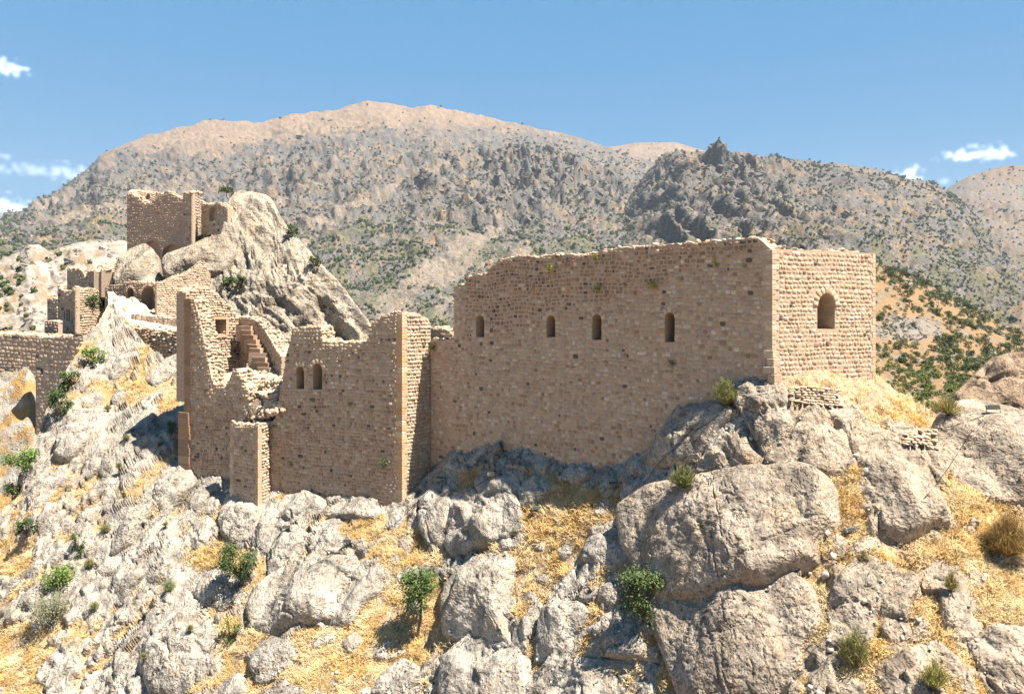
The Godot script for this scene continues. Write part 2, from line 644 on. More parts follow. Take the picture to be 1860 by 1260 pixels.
const DRESSED := [[4, Color(0.57, 0.445, 0.34)], [2, Color(0.61, 0.50, 0.39)], [1, Color(0.52, 0.39, 0.285)]]
const CAP := [[6, Color(0.53, 0.405, 0.305)], [5, Color(0.575, 0.465, 0.36)], [3, Color(0.47, 0.35, 0.26)], [2, Color(0.60, 0.525, 0.43)]]
const MORTAR := Color(0.52, 0.41, 0.315)

# dressed corner blocks where wall a (on the left, its right end) meets wall b (its left end)
func quoins(parent: Node3D, corner: Vector3, ua: Vector3, ub: Vector3, y0: float, y1: float, h: float, tones: Array, la := 0.55, lb := 0.42, flare := 0.0, flare_y := 0.0, even := false):
	var y := y0
	var k := 0
	var out := (-(ua + ub)).normalized()
	while y < y1 - 0.05:
		var hh: float = h * rng.randf_range(0.88, 1.12)
		if y < flare_y: hh *= 1.5
		hh = minf(hh, y1 - y)
		var a: float = (la if k % 2 == 0 or even else la * 0.62) * rng.randf_range(0.9, 1.1)
		var b: float = (lb * 0.62 if k % 2 == 0 and not even else lb) * rng.randf_range(0.9, 1.1)
		var fl: float = flare * clampf((flare_y - y) / 1.2, 0, 1)
		var c := corner + out * (0.035 + fl + rng.randf_range(-0.006, 0.006))
		var f := Flat.new()
		var ctr := c + ua * 0.25 + ub * 0.25
		var ring := PackedVector3Array([c, c + ua * a, c + ua * a - out * 0.3, c + ub * b - out * 0.3, c + ub * b])
		var e := 0.028
		# body with small chamfers at the bed joints
		var lo := PackedVector3Array()
		var mid := PackedVector3Array()
		for p in ring:
			mid.append(p + Vector3(0, y + e, 0))
			lo.append(p.lerp(ctr, 0.06) + Vector3(0, y + 0.004, 0))
		var nn := ring.size()
		var up1 := Vector3(0, hh - 2 * e, 0)
		for i in nn:
			var j := (i + 1) % nn
			f.quad(mid[j], mid[j] + up1, mid[i] + up1, mid[i])
			f.quad(lo[j], mid[j], mid[i], lo[i])
			var ta := ring[i].lerp(ctr, 0.06) + Vector3(0, y + hh - 0.004, 0)
			var tb := ring[j].lerp(ctr, 0.06) + Vector3(0, y + hh - 0.004, 0)
			f.quad(mid[j] + up1, tb, ta, mid[i] + up1)
		for i in range(1, nn - 1):
			f.tri(ring[0].lerp(ctr, 0.06) + Vector3(0, y + hh - 0.004, 0), ring[i + 1].lerp(ctr, 0.06) + Vector3(0, y + hh - 0.004, 0), ring[i].lerp(ctr, 0.06) + Vector3(0, y + hh - 0.004, 0))
		put("corner_stone", f.done(), tone_mat(pick(tones)), parent)
		y += hh
		k += 1

# ------------------------------------------------------------------ terrain sheets
# a sheet of ground between two photo rows, whose depth goes from d_bot to d_top; shape(p, px, py, t) -> displaced p, tint(p, px, py, t) -> colour
func sheet(px0: float, px1: float, step: float, rows: int, top: Array, bot: Array, depth: Callable, shape: Callable, tint: Callable) -> Dictionary:
	var cols := int((px1 - px0) / step) + 1
	var V := PackedVector3Array()
	var C := PackedColorArray()
	var I := PackedInt32Array()
	var W := PackedVector2Array()
	V.resize(cols * rows)
	C.resize(cols * rows)
	W.resize(cols * rows)
	for c in cols:
		var px := px0 + c * step
		var yt := tab(top, px)
		var yb := tab(bot, px)
		for r in rows:
			var t := float(r) / (rows - 1)
			var py := lerpf(yb, yt, t)
			var p := at(px, py, depth.call(px, py, t))
			p = shape.call(p, px, py, t)
			V[c * rows + r] = p
			W[c * rows + r] = Vector2(px, py)
			C[c * rows + r] = tint.call(p, px, py, t)
	for c in cols - 1:
		for r in rows - 1:
			var i := c * rows + r
			I.append_array([i, i + 1, i + rows, i + rows, i + 1, i + rows + 1])
	return {"V": V, "C": C, "I": I, "W": W, "cols": cols, "rows": rows, "mesh": smooth_mesh(V, I, C)}

func bush_mesh(faces: int, s: int) -> ArrayMesh:       # a small far bush: leaf clumps spread through a dome, about 1 m wide
	var r := RandomNumberGenerator.new()
	r.seed = s
	var f := Flat.new()
	for k in faces:
		var d := Vector3(r.randf_range(-1, 1), r.randf_range(-0.35, 1), r.randf_range(-1, 1)).normalized()
		var c := Vector3(d.x * 0.42, 0.36 + d.y * 0.38, d.z * 0.42) * r.randf_range(0.55, 1.05)
		var a := d.cross(Vector3(r.randf() - 0.5, r.randf() - 0.5, r.randf() - 0.5)).normalized()
		var b := d.cross(a)
		var q := r.randf_range(0.13, 0.24)
		var g := r.randf_range(0.75, 1.25)
		f.tri(c + a * q, c - a * q * 0.6 + b * q, c - a * q * 0.6 - b * q + d * q * 0.4, Color(g, g, g))
	return f.done()

func crag_mesh(s: int) -> ArrayMesh:      # a jagged outcrop, about 1 m across
	var r := RandomNumberGenerator.new()
	r.seed = s
	var n := noise(s, 1.6, 3)
	var f := Flat.new()
	var P := func(i: int, j: int) -> Vector3:
		var th := PI * j / 7.0
		var ph := TAU * (i % 10) / 10.0
		var d := Vector3(sin(th) * cos(ph), cos(th), sin(th) * sin(ph))
		return d * (0.5 + 0.38 * n.get_noise_3d(d.x, d.y, d.z)) * Vector3(1.0, 0.8, 0.8)
	for i in 10:
		for j in 7:
			f.quad(P.call(i, j), P.call(i, j + 1), P.call(i + 1, j + 1), P.call(i + 1, j), Color.WHITE)
	return f.done()

func outcrops(sh: Dictionary, count: int, density: Callable, size_px: Vector2, rr: RandomNumberGenerator, dark: float, light: float) -> Array:
	var out := sow(sh, count, density, size_px, rr)
	for o in out:
		var sz: float = o[0].basis.x.length() * (1.0 + 0.8 * pow(rr.randf(), 5.0))
		var b := Basis(Vector3(0, 0, 1), rr.randf_range(-0.9, 0.35)) * Basis.from_scale(Vector3(sz * rr.randf_range(0.9, 1.8), sz * 0.6, sz * 0.8))
		b = Basis(Vector3.UP, rr.randf_range(-0.6, 0.6)) * b
		var l := rr.randf_range(dark, light)
		o[0] = Transform3D(b, o[0].origin - Vector3(0, sz * 0.14, 0))
		o[1] = Color(l * 1.02, l, l * 0.98)
	return out

func scatter(called: String, mesh: Mesh, spots: Array, parent: Node, material: Material) -> MultiMeshInstance3D:   # spots: [Transform3D, Color]
	var mm := MultiMesh.new()
	mm.transform_format = MultiMesh.TRANSFORM_3D
	mm.use_colors = true
	mm.mesh = mesh
	mm.instance_count = spots.size()
	for k in spots.size():
		mm.set_instance_transform(k, spots[k][0])
		mm.set_instance_color(k, spots[k][1])
	var o := MultiMeshInstance3D.new()
	o.name = numbered(called) if parent == self else called
	o.multimesh = mm
	o.material_override = material
	o.set_meta("kind", "stuff")
	parent.add_child(o, true)
	return o

func sow(sh: Dictionary, count: int, density: Callable, size_px: Vector2, rr: RandomNumberGenerator, flat := 1.15) -> Array:
	var out := []
	var tries := 0
	while out.size() < count and tries < count * 12:
		tries += 1
		var i: int = rr.randi_range(0, sh.V.size() - 1)
		var w: Vector2 = sh.W[i]
		if rr.randf() > density.call(w.x, w.y, sh.V[i]):
			continue
		var p: Vector3 = sh.V[i]
		p += Vector3(rr.randf_range(-1, 1), 0, rr.randf_range(-1, 1)) * (-p.z) * 0.001
		var sz: float = rr.randf_range(size_px.x, size_px.y) * (-p.z) / F * (1.0 + 0.5 * pow(rr.randf(), 4.0))
		var b := Basis(Vector3.UP, rr.randf() * TAU).scaled(Vector3(sz, sz * flat * rr.randf_range(0.8, 1.2), sz))
		var g := rr.randf_range(0.7, 1.3)
		out.append([Transform3D(b, p - Vector3(0, sz * 0.08, 0)), Color(g, g * rr.randf_range(0.94, 1.06), g)])
	return out

func build_valley_ground():       # the dry sunlit valley that the fortress looks over, round and behind the viewpoint
	var g := setting("valley_ground")
	var V := PackedVector3Array()
	var C := PackedColorArray()
	var I := PackedInt32Array()
	var n := 80
	for i in n + 1:
		for j in n + 1:
			var x := lerpf(-1.0, 1.0, float(i) / n)
			var z := lerpf(-0.02, 1.0, float(j) / n)
			x = signf(x) * pow(absf(x), 1.8) * 2200.0
			z = signf(z) * pow(absf(z), 1.8) * 2200.0
			V.append(Vector3(x, -75.0 + 10.0 * N.big.get_noise_2d(x / 300.0, z / 300.0), z))
			var k: float = N.big.get_noise_2d(x / 120.0, z / 120.0)
			C.append(Color(0.40, 0.30, 0.19).lerp(Color(0.34, 0.30, 0.25), sstep(-0.2, 0.4, k)))
	for i in n:
		for j in n:
			var a := i * (n + 1) + j
			I.append_array([a, a + n + 1, a + 1, a + 1, a + n + 1, a + n + 2])
	put("ground_surface", smooth_mesh(V, I, C), M.earth, g)

func build_mountains():
	var bush := bush_mesh(26, 3)
	mat("scrub", Color(0.040, 0.056, 0.034), null, 1.0, null, 0, true, 0.95)
	mat("crag_stone", Color(1, 1, 1), T.rock, 0.02, T.rock_h, 150.0, true, 1.0)
	mat("scrub_near", Color(0.062, 0.088, 0.034), null, 1.0, null, 0, true, 0.95)
	var rr := RandomNumberGenerator.new()
	rr.seed = 77
	var bare := [[0, 300], [180, 285], [250, 280], [330, 292], [420, 292], [480, 268], [560, 262], [620, 262], [700, 245], [780, 235], [880, 235], [960, 235], [1100, 262]]
	# far hills on the left horizon and the far ridge on the right
	var mk := func(called: String, px0: float, px1: float, step: float, rows: int, top: Array, bot: Array, dt: float, db: float, amp: float, seed_at: float, tint: Callable, crags: Callable) -> Dictionary:
		var sh := sheet(px0, px1, step, rows, top, bot,
			func(_x, _y, t): return db * pow(dt / db, pow(t, 0.9)),
			func(p: Vector3, px: float, py: float, t: float):
				var q := p / 420.0 + Vector3(seed_at, 0, seed_at)
				var e := 0.25 + 0.75 * sstep(0.0, 0.25, 1.0 - t)
				var m: float = amp * (-p.z) / F
				var v: float = N.bigr.get_noise_3d(q.x * 0.42, q.y * 0.3, q.z * 0.42) * 1.1 + N.bigr.get_noise_3d(q.x, q.y * 0.6, q.z) * 0.8 + N.bigr.get_noise_3d(q.x * 3.1, q.y * 2.2, q.z * 3.1) * 0.45 + N.bigr.get_noise_3d(q.x * 9.0, q.y * 7.0, q.z * 9.0) * 0.20 + N.bigr.get_noise_3d(q.x * 24.0, q.y * 20.0, q.z * 24.0) * 0.09
				if seed_at == 0.0 and px < 1000.0:
					v += slabs(q.y * 16.0 + q.x * 1.5 + 0.6 * N.big.get_noise_3d(q.x * 2.0, q.y * 2.0, q.z * 2.0), q.x * 14.0) * 0.42 * sstep(-10, 30, py - tab(bare, px)) * sstep(1000, 850, px)
				var cr: float = crags.call(px, py) * 1.8
				if cr > 0.01:
					# tilted beds: drawn out along their dip, ribbed across it
					var al := q.x * 0.55 - q.y * 0.75 + q.z * 0.2
					var ac: float = q.x * 0.8 + q.y * 0.6 + 0.10 * N.big.get_noise_3d(q.x * 2.0, q.y * 2.0, q.z * 2.0)
					v += cr * (N.bigr.get_noise_3d(al * 1.6, ac * 5.0, q.z * 1.5) * 0.55 + slabs(ac * 6.0, al * 6.0) * 0.9 + slabs(ac * 17.0 + 3.0, al * 17.0) * 0.36 + slabs(ac * 41.0, al * 40.0) * 0.12)
				return p + Vector3(0, 0.75, 0.6) * v * m * e,
			tint)
		var g := setting(called)
		put("slope_face", sh.mesh, M.mountain, g)
		sh.node = g
		return sh
	var streaks := [[[905, 425], [880, 450], [800, 500], [690, 562], 13], [[870, 470], [760, 545], [700, 590], 16], [[660, 300], [600, 360], [480, 400], [400, 420], 5], [[820, 330], [640, 400], [540, 430], 6],
		[[640, 420], [560, 470], [500, 500], 8], [[250, 385], [190, 400], [130, 420], 7], [[360, 350], [230, 400], [90, 440], 6], [[130, 385], [80, 412], 6], [[960, 480], [860, 540], [800, 580], 9]]
	var on_streak := func(px: float, py: float) -> float:
		var best := 0.0
		for s in streaks:
			var wd: float = s[-1]
			for i in s.size() - 2:
				var a := Vector2(s[i][0], s[i][1])
				var b := Vector2(s[i + 1][0], s[i + 1][1])
				var q := Geometry2D.get_closest_point_to_segment(Vector2(px, py), a, b)
				best = maxf(best, 1.0 - sstep(wd * 0.6, wd * 1.1, q.distance_to(Vector2(px, py)) + N.big.get_noise_2d(px * 0.06, py * 0.06) * 8.0))
		return best
	var mtint := func(soil: Color, rockc: Color, share: float, bare_on: bool) -> Callable:
		return func(p: Vector3, px: float, py: float, t: float):
			var q := p / 60.0
			var a: float = N.big.get_noise_3d(q.x * 0.5, q.y * 1.6, q.z * 0.5) * 0.75 + N.big.get_noise_3d(q.x * 3.0, q.y * 4.0, q.z * 3.0) * 0.7 + N.big.get_noise_3d(px * 0.11, py * 0.11, 3.0) * 0.5
			var r := sstep(-0.06, 0.08, a + share)
			var s := soil
			if bare_on:
				var bl := sstep(-14, 22, py - tab(bare, px) + a * 18.0)
				r *= bl
				s = soil.lerp(Color(0.271, 0.216, 0.173), 1.0 - bl)
				if py > 395 and px < 330:
					s = s.lerp(Color(0.249, 0.152, 0.087), sstep(-0.1, 0.3, a) * sstep(395, 440, py))
			var k: float = 1.0 + N.big.get_noise_3d(q.x * 6.0, q.y * 6.0, q.z * 6.0) * 0.5
			var c := s.lerp(rockc, r)
			# low green ground cover on the lower slopes
			c = c.lerp(Color(0.115, 0.125, 0.065), sstep(0.05, 0.4, N.big.get_noise_3d(px * 0.018, py * 0.03, 70.0) + 0.25 * sstep(430, 540, py)) * sstep(380, 470, py) * 0.65)
			if bare_on:
				c = c.lerp(Color(0.249, 0.222, 0.195), on_streak.call(px, py) * 0.85)
			return Color(c.r * k, c.g * k, c.b * k)
	mk.call("far_hills", -400, 330, 10, 14, [[-400, 392], [0, 389], [60, 388], [140, 392], [330, 398]], [[0, 470]], 4600.0, 3600.0, 4.0, 3.0, mtint.call(Color(0.227, 0.195, 0.162), Color(0.195, 0.184, 0.179), 0.0, false), func(_x, _y): return 0.0)
	var back := mk.call("bare_hill", 1040, 1420, 4, 40, [[1040, 285], [1095, 269], [1160, 260], [1225, 259], [1290, 277], [1345, 296], [1420, 320]], [[1040, 420]], 3900.0, 2900.0, 4.0, 7.0, mtint.call(Color(0.271, 0.216, 0.173), Color(0.238, 0.195, 0.162), -0.25, false), func(_x, _y): return 0.0)
	var fr := mk.call("right_ridge", 1640, 2250, 4, 50, [[1640, 390], [1718, 346], [1760, 321], [1800, 309], [1836, 301], [1900, 305], [2050, 280], [2250, 300]], [[1640, 560], [2250, 600]], 3000.0, 1700.0, 10.0, 12.0, mtint.call(Color(0.216, 0.171, 0.130), Color(0.179, 0.176, 0.179), -0.05, false), func(x, y): return sstep(360, 400, y) * 0.8)
	var main := mk.call("main_mountain", -420, 1330, 2.6, 165, [[-420, 470], [-150, 440], [0, 416], [40, 399], [75, 375], [130, 340], [165, 312], [185, 288], [210, 274], [260, 256], [330, 238], [385, 227], [480, 227], [530, 214], [580, 212], [620, 204], [665, 195], [700, 194], [740, 203], [780, 198], [830, 206], [880, 221], [940, 234], [1000, 246], [1050, 259], [1100, 273], [1180, 300], [1330, 345]],
		[[-420, 520], [200, 520], [420, 640], [1330, 660]], 2900.0, 560.0, 30.0, 0.0, mtint.call(Color(0.238, 0.189, 0.143), Color(0.145, 0.147, 0.155), 0.20, true),
		func(px, py): return maxf(exp(-pow((px - 960) / 130.0, 2) - pow((py - 350) / 70.0, 2)), 0.9 * exp(-pow((px - 560) / 90.0, 2) - pow((py - 245) / 9.0, 2))) + 0.35 * sstep(300, 340, py) * sstep(640, 560, py))
	var right := mk.call("crag_ridge", 1090, 2000, 2.6, 130, [[1090, 420], [1130, 380], [1165, 330], [1195, 300], [1212, 283], [1235, 279], [1262, 286], [1285, 282], [1310, 290], [1345, 296], [1400, 293], [1500, 303], [1535, 304], [1600, 318], [1700, 345], [1750, 372], [1790, 420], [1815, 455], [1850, 500], [1900, 540], [2000, 560]],
		[[1090, 560], [1590, 560], [1860, 640], [2000, 650]], 1900.0, 720.0, 30.0, 21.0, mtint.call(Color(0.238, 0.189, 0.143), Color(0.150, 0.150, 0.155), 0.18, false),
		func(px, py): return clampf(1.3 * exp(-pow((px - 1270 - (py - 330) * 0.5) / 130.0, 2)) + 0.25 + 0.5 * sstep(1700, 1800, px) * sstep(400, 480, py), 0, 1.3))
	# scrub dotted over the slopes
	var dm := func(px: float, py: float, p: Vector3) -> float:
		var q := p / 60.0
		var k: float = 0.45 + N.big.get_noise_3d(q.x * 0.7, q.y, q.z * 0.7) * 1.3 + N.big.get_noise_3d(px * 0.02, py * 0.02, 1.0) * 0.9
		return clampf(k, 0.03, 1) * sstep(-25, 50, py - tab(bare, px)) * (1.0 - 0.93 * on_streak.call(px, py)) * (0.18 + 0.82 * sstep(230, 420, py)) * (1.0 + 2.0 * exp(-pow((px - 700 + (py - 480) * 0.9) / 70.0, 2) - pow((py - 490) / 60.0, 2))) + 0.012
	var crag_a := crag_mesh(4)
	var crag_b := crag_mesh(9)
	var rm := func(px: float, py: float, p: Vector3) -> float:
		var k: float = N.big.get_noise_3d(px * 0.012, py * 0.03, 40.0) * 1.6 + N.big.get_noise_3d(px * 0.05, py * 0.08, 44.0) * 0.9 - 0.05
		k += 1.3 * exp(-pow((px - 970) / 130.0, 2) - pow((py - 350) / 70.0, 2))
		k += 1.5 * exp(-pow((px - 575) / 75.0, 2) - pow((py - 243) / 5.0, 2)) + 1.2 * exp(-pow((px - 430) / 60.0, 2) - pow((py - 262) / 4.0, 2))
		return clampf(k, 0.0, 1) * sstep(-12, 3, py - tab([[0, 330], [180, 288], [260, 256], [385, 227], [530, 214], [665, 195], [780, 198], [880, 221], [1000, 246], [1100, 273], [1330, 345]], px) - 12.0) * (sstep(-5, 40, py - tab(bare, px)) + sstep(0.9, 1.2, k)) * (1.0 - 0.9 * on_streak.call(px, py))
	scatter("outcrop", crag_a, outcrops(main, 9000, rm, Vector2(2.5, 6.5), rr, 0.15, 0.25), main.node, M.crag_stone)
	scatter("outcrop", crag_b, outcrops(main, 500, rm, Vector2(6.0, 11.0), rr, 0.15, 0.24), main.node, M.crag_stone)
	var rm2 := func(px: float, py: float, _p: Vector3) -> float:
		var k: float = N.big.get_noise_3d(px * 0.015, py * 0.03, 60.0) * 1.2 + N.big.get_noise_3d(px * 0.06, py * 0.09, 64.0) * 0.8 - 0.05
		k += 1.3 * exp(-pow((px - 1270 - (py - 330) * 0.5) / 120.0, 2)) + 0.8 * sstep(1720, 1800, px) * sstep(420, 480, py)
		return clampf(k, 0.0, 1.0)
	scatter("outcrop", crag_a, outcrops(right, 5000, rm2, Vector2(2.5, 7.0), rr, 0.15, 0.25), right.node, M.crag_stone)
	scatter("outcrop", crag_b, outcrops(right, 420, rm2, Vector2(7.0, 13.0), rr, 0.15, 0.24), right.node, M.crag_stone)
	scatter("outcrop", crag_b, outcrops(fr, 700, func(px, py, _p): return sstep(370, 400, py) * 0.8 + 0.1, Vector2(3.0, 7.0), rr, 0.15, 0.24), fr.node, M.crag_stone)
	scatter("scrub", bush, sow(main, 17000, dm, Vector2(2.6, 5.4), rr), main.node, M.scrub)
	var dr := func(px: float, py: float, p: Vector3) -> float:
		var k: float = 0.42 + N.big.get_noise_3d(px * 0.022, py * 0.022, 9.0) * 1.2
		return clampf(k, 0.05, 1) * (1.0 - 0.75 * exp(-pow((px - 1290) / 120.0, 2)))
	scatter("tall_scrub", bush_mesh(44, 6), sow(main, 2600, func(px, py, p): return dm.call(px, py, p) * sstep(400, 470, py), Vector2(4.5, 9.0), rr), main.node, M.scrub_near)
	scatter("scrub", bush, sow(right, 7000, dr, Vector2(2.8, 5.6), rr), right.node, M.scrub)
	scatter("scrub", bush, sow(fr, 900, func(_a, _b, _c): return 0.6, Vector2(2.5, 4.5), rr), fr.node, M.scrub)
	scatter("scrub", bush, sow(back, 160, func(_a, _b, _c): return 0.5, Vector2(2.0, 3.5), rr), back.node, M.scrub)

func far_tree_mesh(s: int) -> Array:
	var r := RandomNumberGenerator.new()
	r.seed = s
	var f := Flat.new()
	var clumps := []
	for k in 13:
		var d := Vector3(r.randf_range(-1, 1), r.randf_range(-0.8, 1), r.randf_range(-1, 1)).normalized()
		clumps.append(Vector3(d.x * 0.29, 0.38 + d.y * 0.30, d.z * 0.29))
	for k in 300:
		var c: Vector3 = clumps[k % 13] + Vector3(r.randfn(), r.randfn() * 0.8, r.randfn()) * 0.085
		var a := Vector3(r.randf() - 0.5, r.randf() - 0.5, r.randf() - 0.5).normalized()
		var b := a.cross(Vector3(r.randf() - 0.5, 1, r.randf() - 0.5)).normalized()
		var q := r.randf_range(0.035, 0.06)
		var g := r.randf_range(0.7, 1.3)
		f.quad(c + a * q, c + b * q, c - a * q, c - b * q, Color(g, g, g))
	var tr := Flat.new()
	for k in 5:
		var a0 := TAU * k / 5.0
		var a1 := TAU * (k + 1) / 5.0
		tr.quad(Vector3(cos(a0), -1.5, sin(a0)) * 0.045, Vector3(cos(a0) * 0.025, 0.5, sin(a0) * 0.025), Vector3(cos(a1) * 0.025, 0.5, sin(a1) * 0.025), Vector3(cos(a1), -1.5, sin(a1)) * 0.045)
	for d in [Vector3(0.22, 0.62, 0.1), Vector3(-0.2, 0.6, 0.12), Vector3(0.02, 0.68, -0.22)]:
		tr.tri(Vector3(0.02, 0.3, 0), d, Vector3(-0.02, 0.3, 0.01))
		tr.tri(Vector3(0, 0.3, 0.02), d, Vector3(0, 0.3, -0.02))
	return [f.done(), tr.done()]

func build_valley():
	# the wooded hillside to the right of the fortress and the valley floor behind it
	var rr := RandomNumberGenerator.new()
	rr.seed = 31
	var tint := func(p: Vector3, px: float, py: float, _t: float):
		var a: float = N.big.get_noise_3d(px * 0.03, py * 0.05, 5.0) + N.big.get_noise_3d(px * 0.15, py * 0.2, 8.0) * 0.5
		var c := Color(0.33, 0.22, 0.12).lerp(Color(0.22, 0.18, 0.11), sstep(-0.2, 0.4, a))
		var rk := maxf(0.0, 1.0 - Vector2((px - 1650) / 75.0, (py - 600) / 32.0).length()) * 1.6 + sstep(0.25, 0.45, a)
		return c.lerp(Color(0.27, 0.26, 0.255), clampf(rk, 0, 1))
	var vg := setting("valley_floor")
	var vs := sheet(1500, 2300, 4, 30, [[1500, 640], [1770, 600], [1800, 588], [1830, 566], [1860, 550], [2300, 530]], [[1500, 660], [2300, 700]], func(_x, _y, t): return 330.0 * pow(1000.0 / 330.0, t),
		func(p: Vector3, _x, _y, _t): return p + Vector3(0, N.bigr.get_noise_3d(p.x / 120.0, 0, p.z / 120.0) * 9.0 + N.big.get_noise_3d(p.x / 25.0, 0, p.z / 25.0) * 3.0, 0),
		func(p: Vector3, px: float, py: float, _t: float):
			var a: float = N.big.get_noise_3d(p.x / 50.0, 0, p.z / 50.0)
			return Color(0.29, 0.21, 0.14).lerp(Color(0.25, 0.21, 0.165), sstep(-0.3, 0.3, a)))
	put("ground_surface", vs.mesh, M.far_rock, vg)
	scatter("scrub", bush_mesh(26, 3), sow(vs, 260, func(px, py, _p): return clampf(0.3 + N.big.get_noise_2d(px * 0.05, py * 0.08), 0, 1), Vector2(3.0, 6.0), rr), vg, M.scrub)
	var hg := setting("wooded_hillside")
	var hs := sheet(1480, 2300, 4, 110, [[1480, 540], [1545, 470], [1590, 476], [1650, 500], [1700, 524], [1790, 572], [1860, 612], [2000, 655], [2300, 700]], [[1480, 770], [2300, 860]],
		func(_x, _y, t): return 52.0 * pow(430.0 / 52.0, pow(t, 0.8)),
		func(p: Vector3, px: float, py: float, t: float):
			var m := -p.z / F
			var v: float = N.big.get_noise_3d(px * 0.012, py * 0.02, 2.0) * 9.0 + N.bigr.get_noise_3d(px * 0.05, py * 0.08, 2.0) * 2.5
			var rk := maxf(0.0, 1.0 - Vector2((px - 1650) / 80.0, (py - 605) / 36.0).length())
			v += rk * (8.0 + 9.0 * N.cellb.get_noise_3d(px * 0.08, py * 0.12, 0.0))
			return p + Vector3(0, 0.8, 0.5) * v * m * (0.3 + 0.7 * sstep(0.0, 0.2, 1.0 - t)), tint)
	put("ground_surface", hs.mesh, M.far_rock, hg)
	scatter("outcrop", crag_mesh(14), outcrops(hs, 420, func(px, py, _p): return sstep(1.1, 0.5, Vector2((px - 1645) / 70.0, (py - 603) / 30.0).length()) + 0.05, Vector2(5.0, 16.0), rr, 0.20, 0.34), hg, M.crag_stone)
	var dens := func(px: float, py: float, _p: Vector3) -> float:
		var top := tab([[1480, 430], [1590, 476], [1700, 524], [1790, 572], [1860, 612], [2300, 700]], px)
		var k: float = 0.42 + N.big.get_noise_3d(px * 0.02, py * 0.035, 4.0) * 1.5
		k += 0.8 * sstep(45, 5, py - top)
		k += 1.2 * sstep(60, 20, absf(py - 675 - (1690 - px) * 0.25)) * sstep(1600, 1640, px) * sstep(640, 655, py)
		if Vector2((px - 1650) / 70.0, (py - 603) / 26.0).length() < 1.0: k *= 0.25
		return clampf(k, 0.0, 1.0) * sstep(1540, 1590, px) * (0.15 + 0.85 * sstep(2150, 1900, px)) * sstep(765, 745, py)
	var spots := sow(hs, 1500, dens, Vector2(4.5, 9.5), rr, 1.0)
	spots.append_array(sow(hs, 750, dens, Vector2(10.0, 19.0), rr, 0.9))
	spots.sort_custom(func(a, b): return a[0].basis.x.length() / -a[0].origin.z > b[0].basis.x.length() / -b[0].origin.z)
	var protos := []
	for k in 3:
		protos.append(far_tree_mesh(50 + k))
	var rest := []
	var made := 0
	for s in spots:
		var w := to_px(s[0].origin)
		var near: float = -s[0].origin.z
		var sc := sstep(300, 90, near)
		if made < 300 and w.x > 1588 and w.x < 1870 and w.y > 470 and w.y < 745:
			var pine: bool = near < 150.0
			var o := thing("hillside_tree", s[0].origin,
				"small bright green tree in the thicket low on the valley hillside" if pine else "small dark green oak scattered on the dry valley hillside", "tree",
				"trees in the green thicket" if pine else "oaks on the valley hillside")
			o.basis = s[0].basis
			var m: Array = protos[made % 3]
			put("crown", m[0], M["hill_leaf_near"] if pine else M["hill_leaf_%d" % (made % 2)], o)
			put("trunk", m[1], M.bark, o)
			made += 1
		else:
			rest.append(s)
	scatter("distant_trees", protos[0][0], rest, hg, M.scrub_near)

func along_q(p: Vector3) -> float:
	return p.dot(Vector3(0.62, 0.62, -0.48)) * 0.45 + 0.3 * N.mid.get_noise_3d(p.x * 1.5, p.y * 1.5, p.z * 1.5)

func across_q(p: Vector3) -> float:
	return p.dot(Vector3(0.78, -0.50, 0.37)) * 1.05 + 0.3 * N.mid.get_noise_3d(p.y * 1.5, p.z * 1.5, p.x * 1.5)

func slabs(across: float, along: float) -> float:      # overlapping broken beds: a slow rise and a sharp drop
	var f := along * 0.5
	var k0 := floorf(f)
	var t := across + 0.5 * lerpf(sin(k0 * 12.9), sin((k0 + 1.0) * 12.9), sstep(0.55, 1.0, f - k0))
	var k := floorf(t)
	var u := t - k
	return (u if u < 0.70 else 0.70 * (1.0 - (u - 0.70) / 0.30)) * (0.45 + 0.55 * absf(sin(k * 78.2))) - 0.3

func ridge_rock(p: Vector3, amp: float, k: float) -> float:     # tilted limestone beds, for crags
	var along := p.dot(Vector3(0.62, 0.62, -0.48)) * k
	var across := p.dot(Vector3(0.78, -0.50, 0.37)) * k
	var dep := p.dot(Vector3(0.0, 0.6, 0.8)) * k
	var v: float = N.block.get_noise_3d(along * 0.12, across * 0.7, dep * 0.3) * 0.08
	v += N.ridge.get_noise_3d(along * 0.11, across * 0.62, dep * 0.4) * 0.66
	v += N.mid.get_noise_3d(p.x * k, p.y * k, p.z * k) * 0.32
	return v * amp

func crag_beds(p: Vector3) -> float:      # overlapping slabs dipping to the lower right
	var along := p.dot(Vector3(0.62, -0.74, 0.26))
	var across: float = p.dot(Vector3(0.74, 0.62, -0.10)) + 1.6 * N.low.get_noise_3d(p.x * 0.5, p.y * 0.5, p.z * 0.5) + 0.35 * N.mid.get_noise_3d(p.x * 0.5, p.y * 0.5, p.z * 0.5)
	var v := 0.0
	for o in [[0.22, 1.6], [0.61, 0.6], [1.7, 0.12]]:
		var t: float = across * o[0] + floorf(along * o[0] * 0.22) * 0.37
		v += (t - floorf(t)) * o[1] * (0.6 + 0.5 * N.low.get_noise_2d(floorf(t) * 7.0, along * 0.4))
	return v + N.ridge.get_noise_2d(along * 0.12, across * 0.9) * 0.6 + N.fine.get_noise_3d(p.x * 0.3, p.y * 0.3, p.z * 0.3) * 0.35 - 1.0

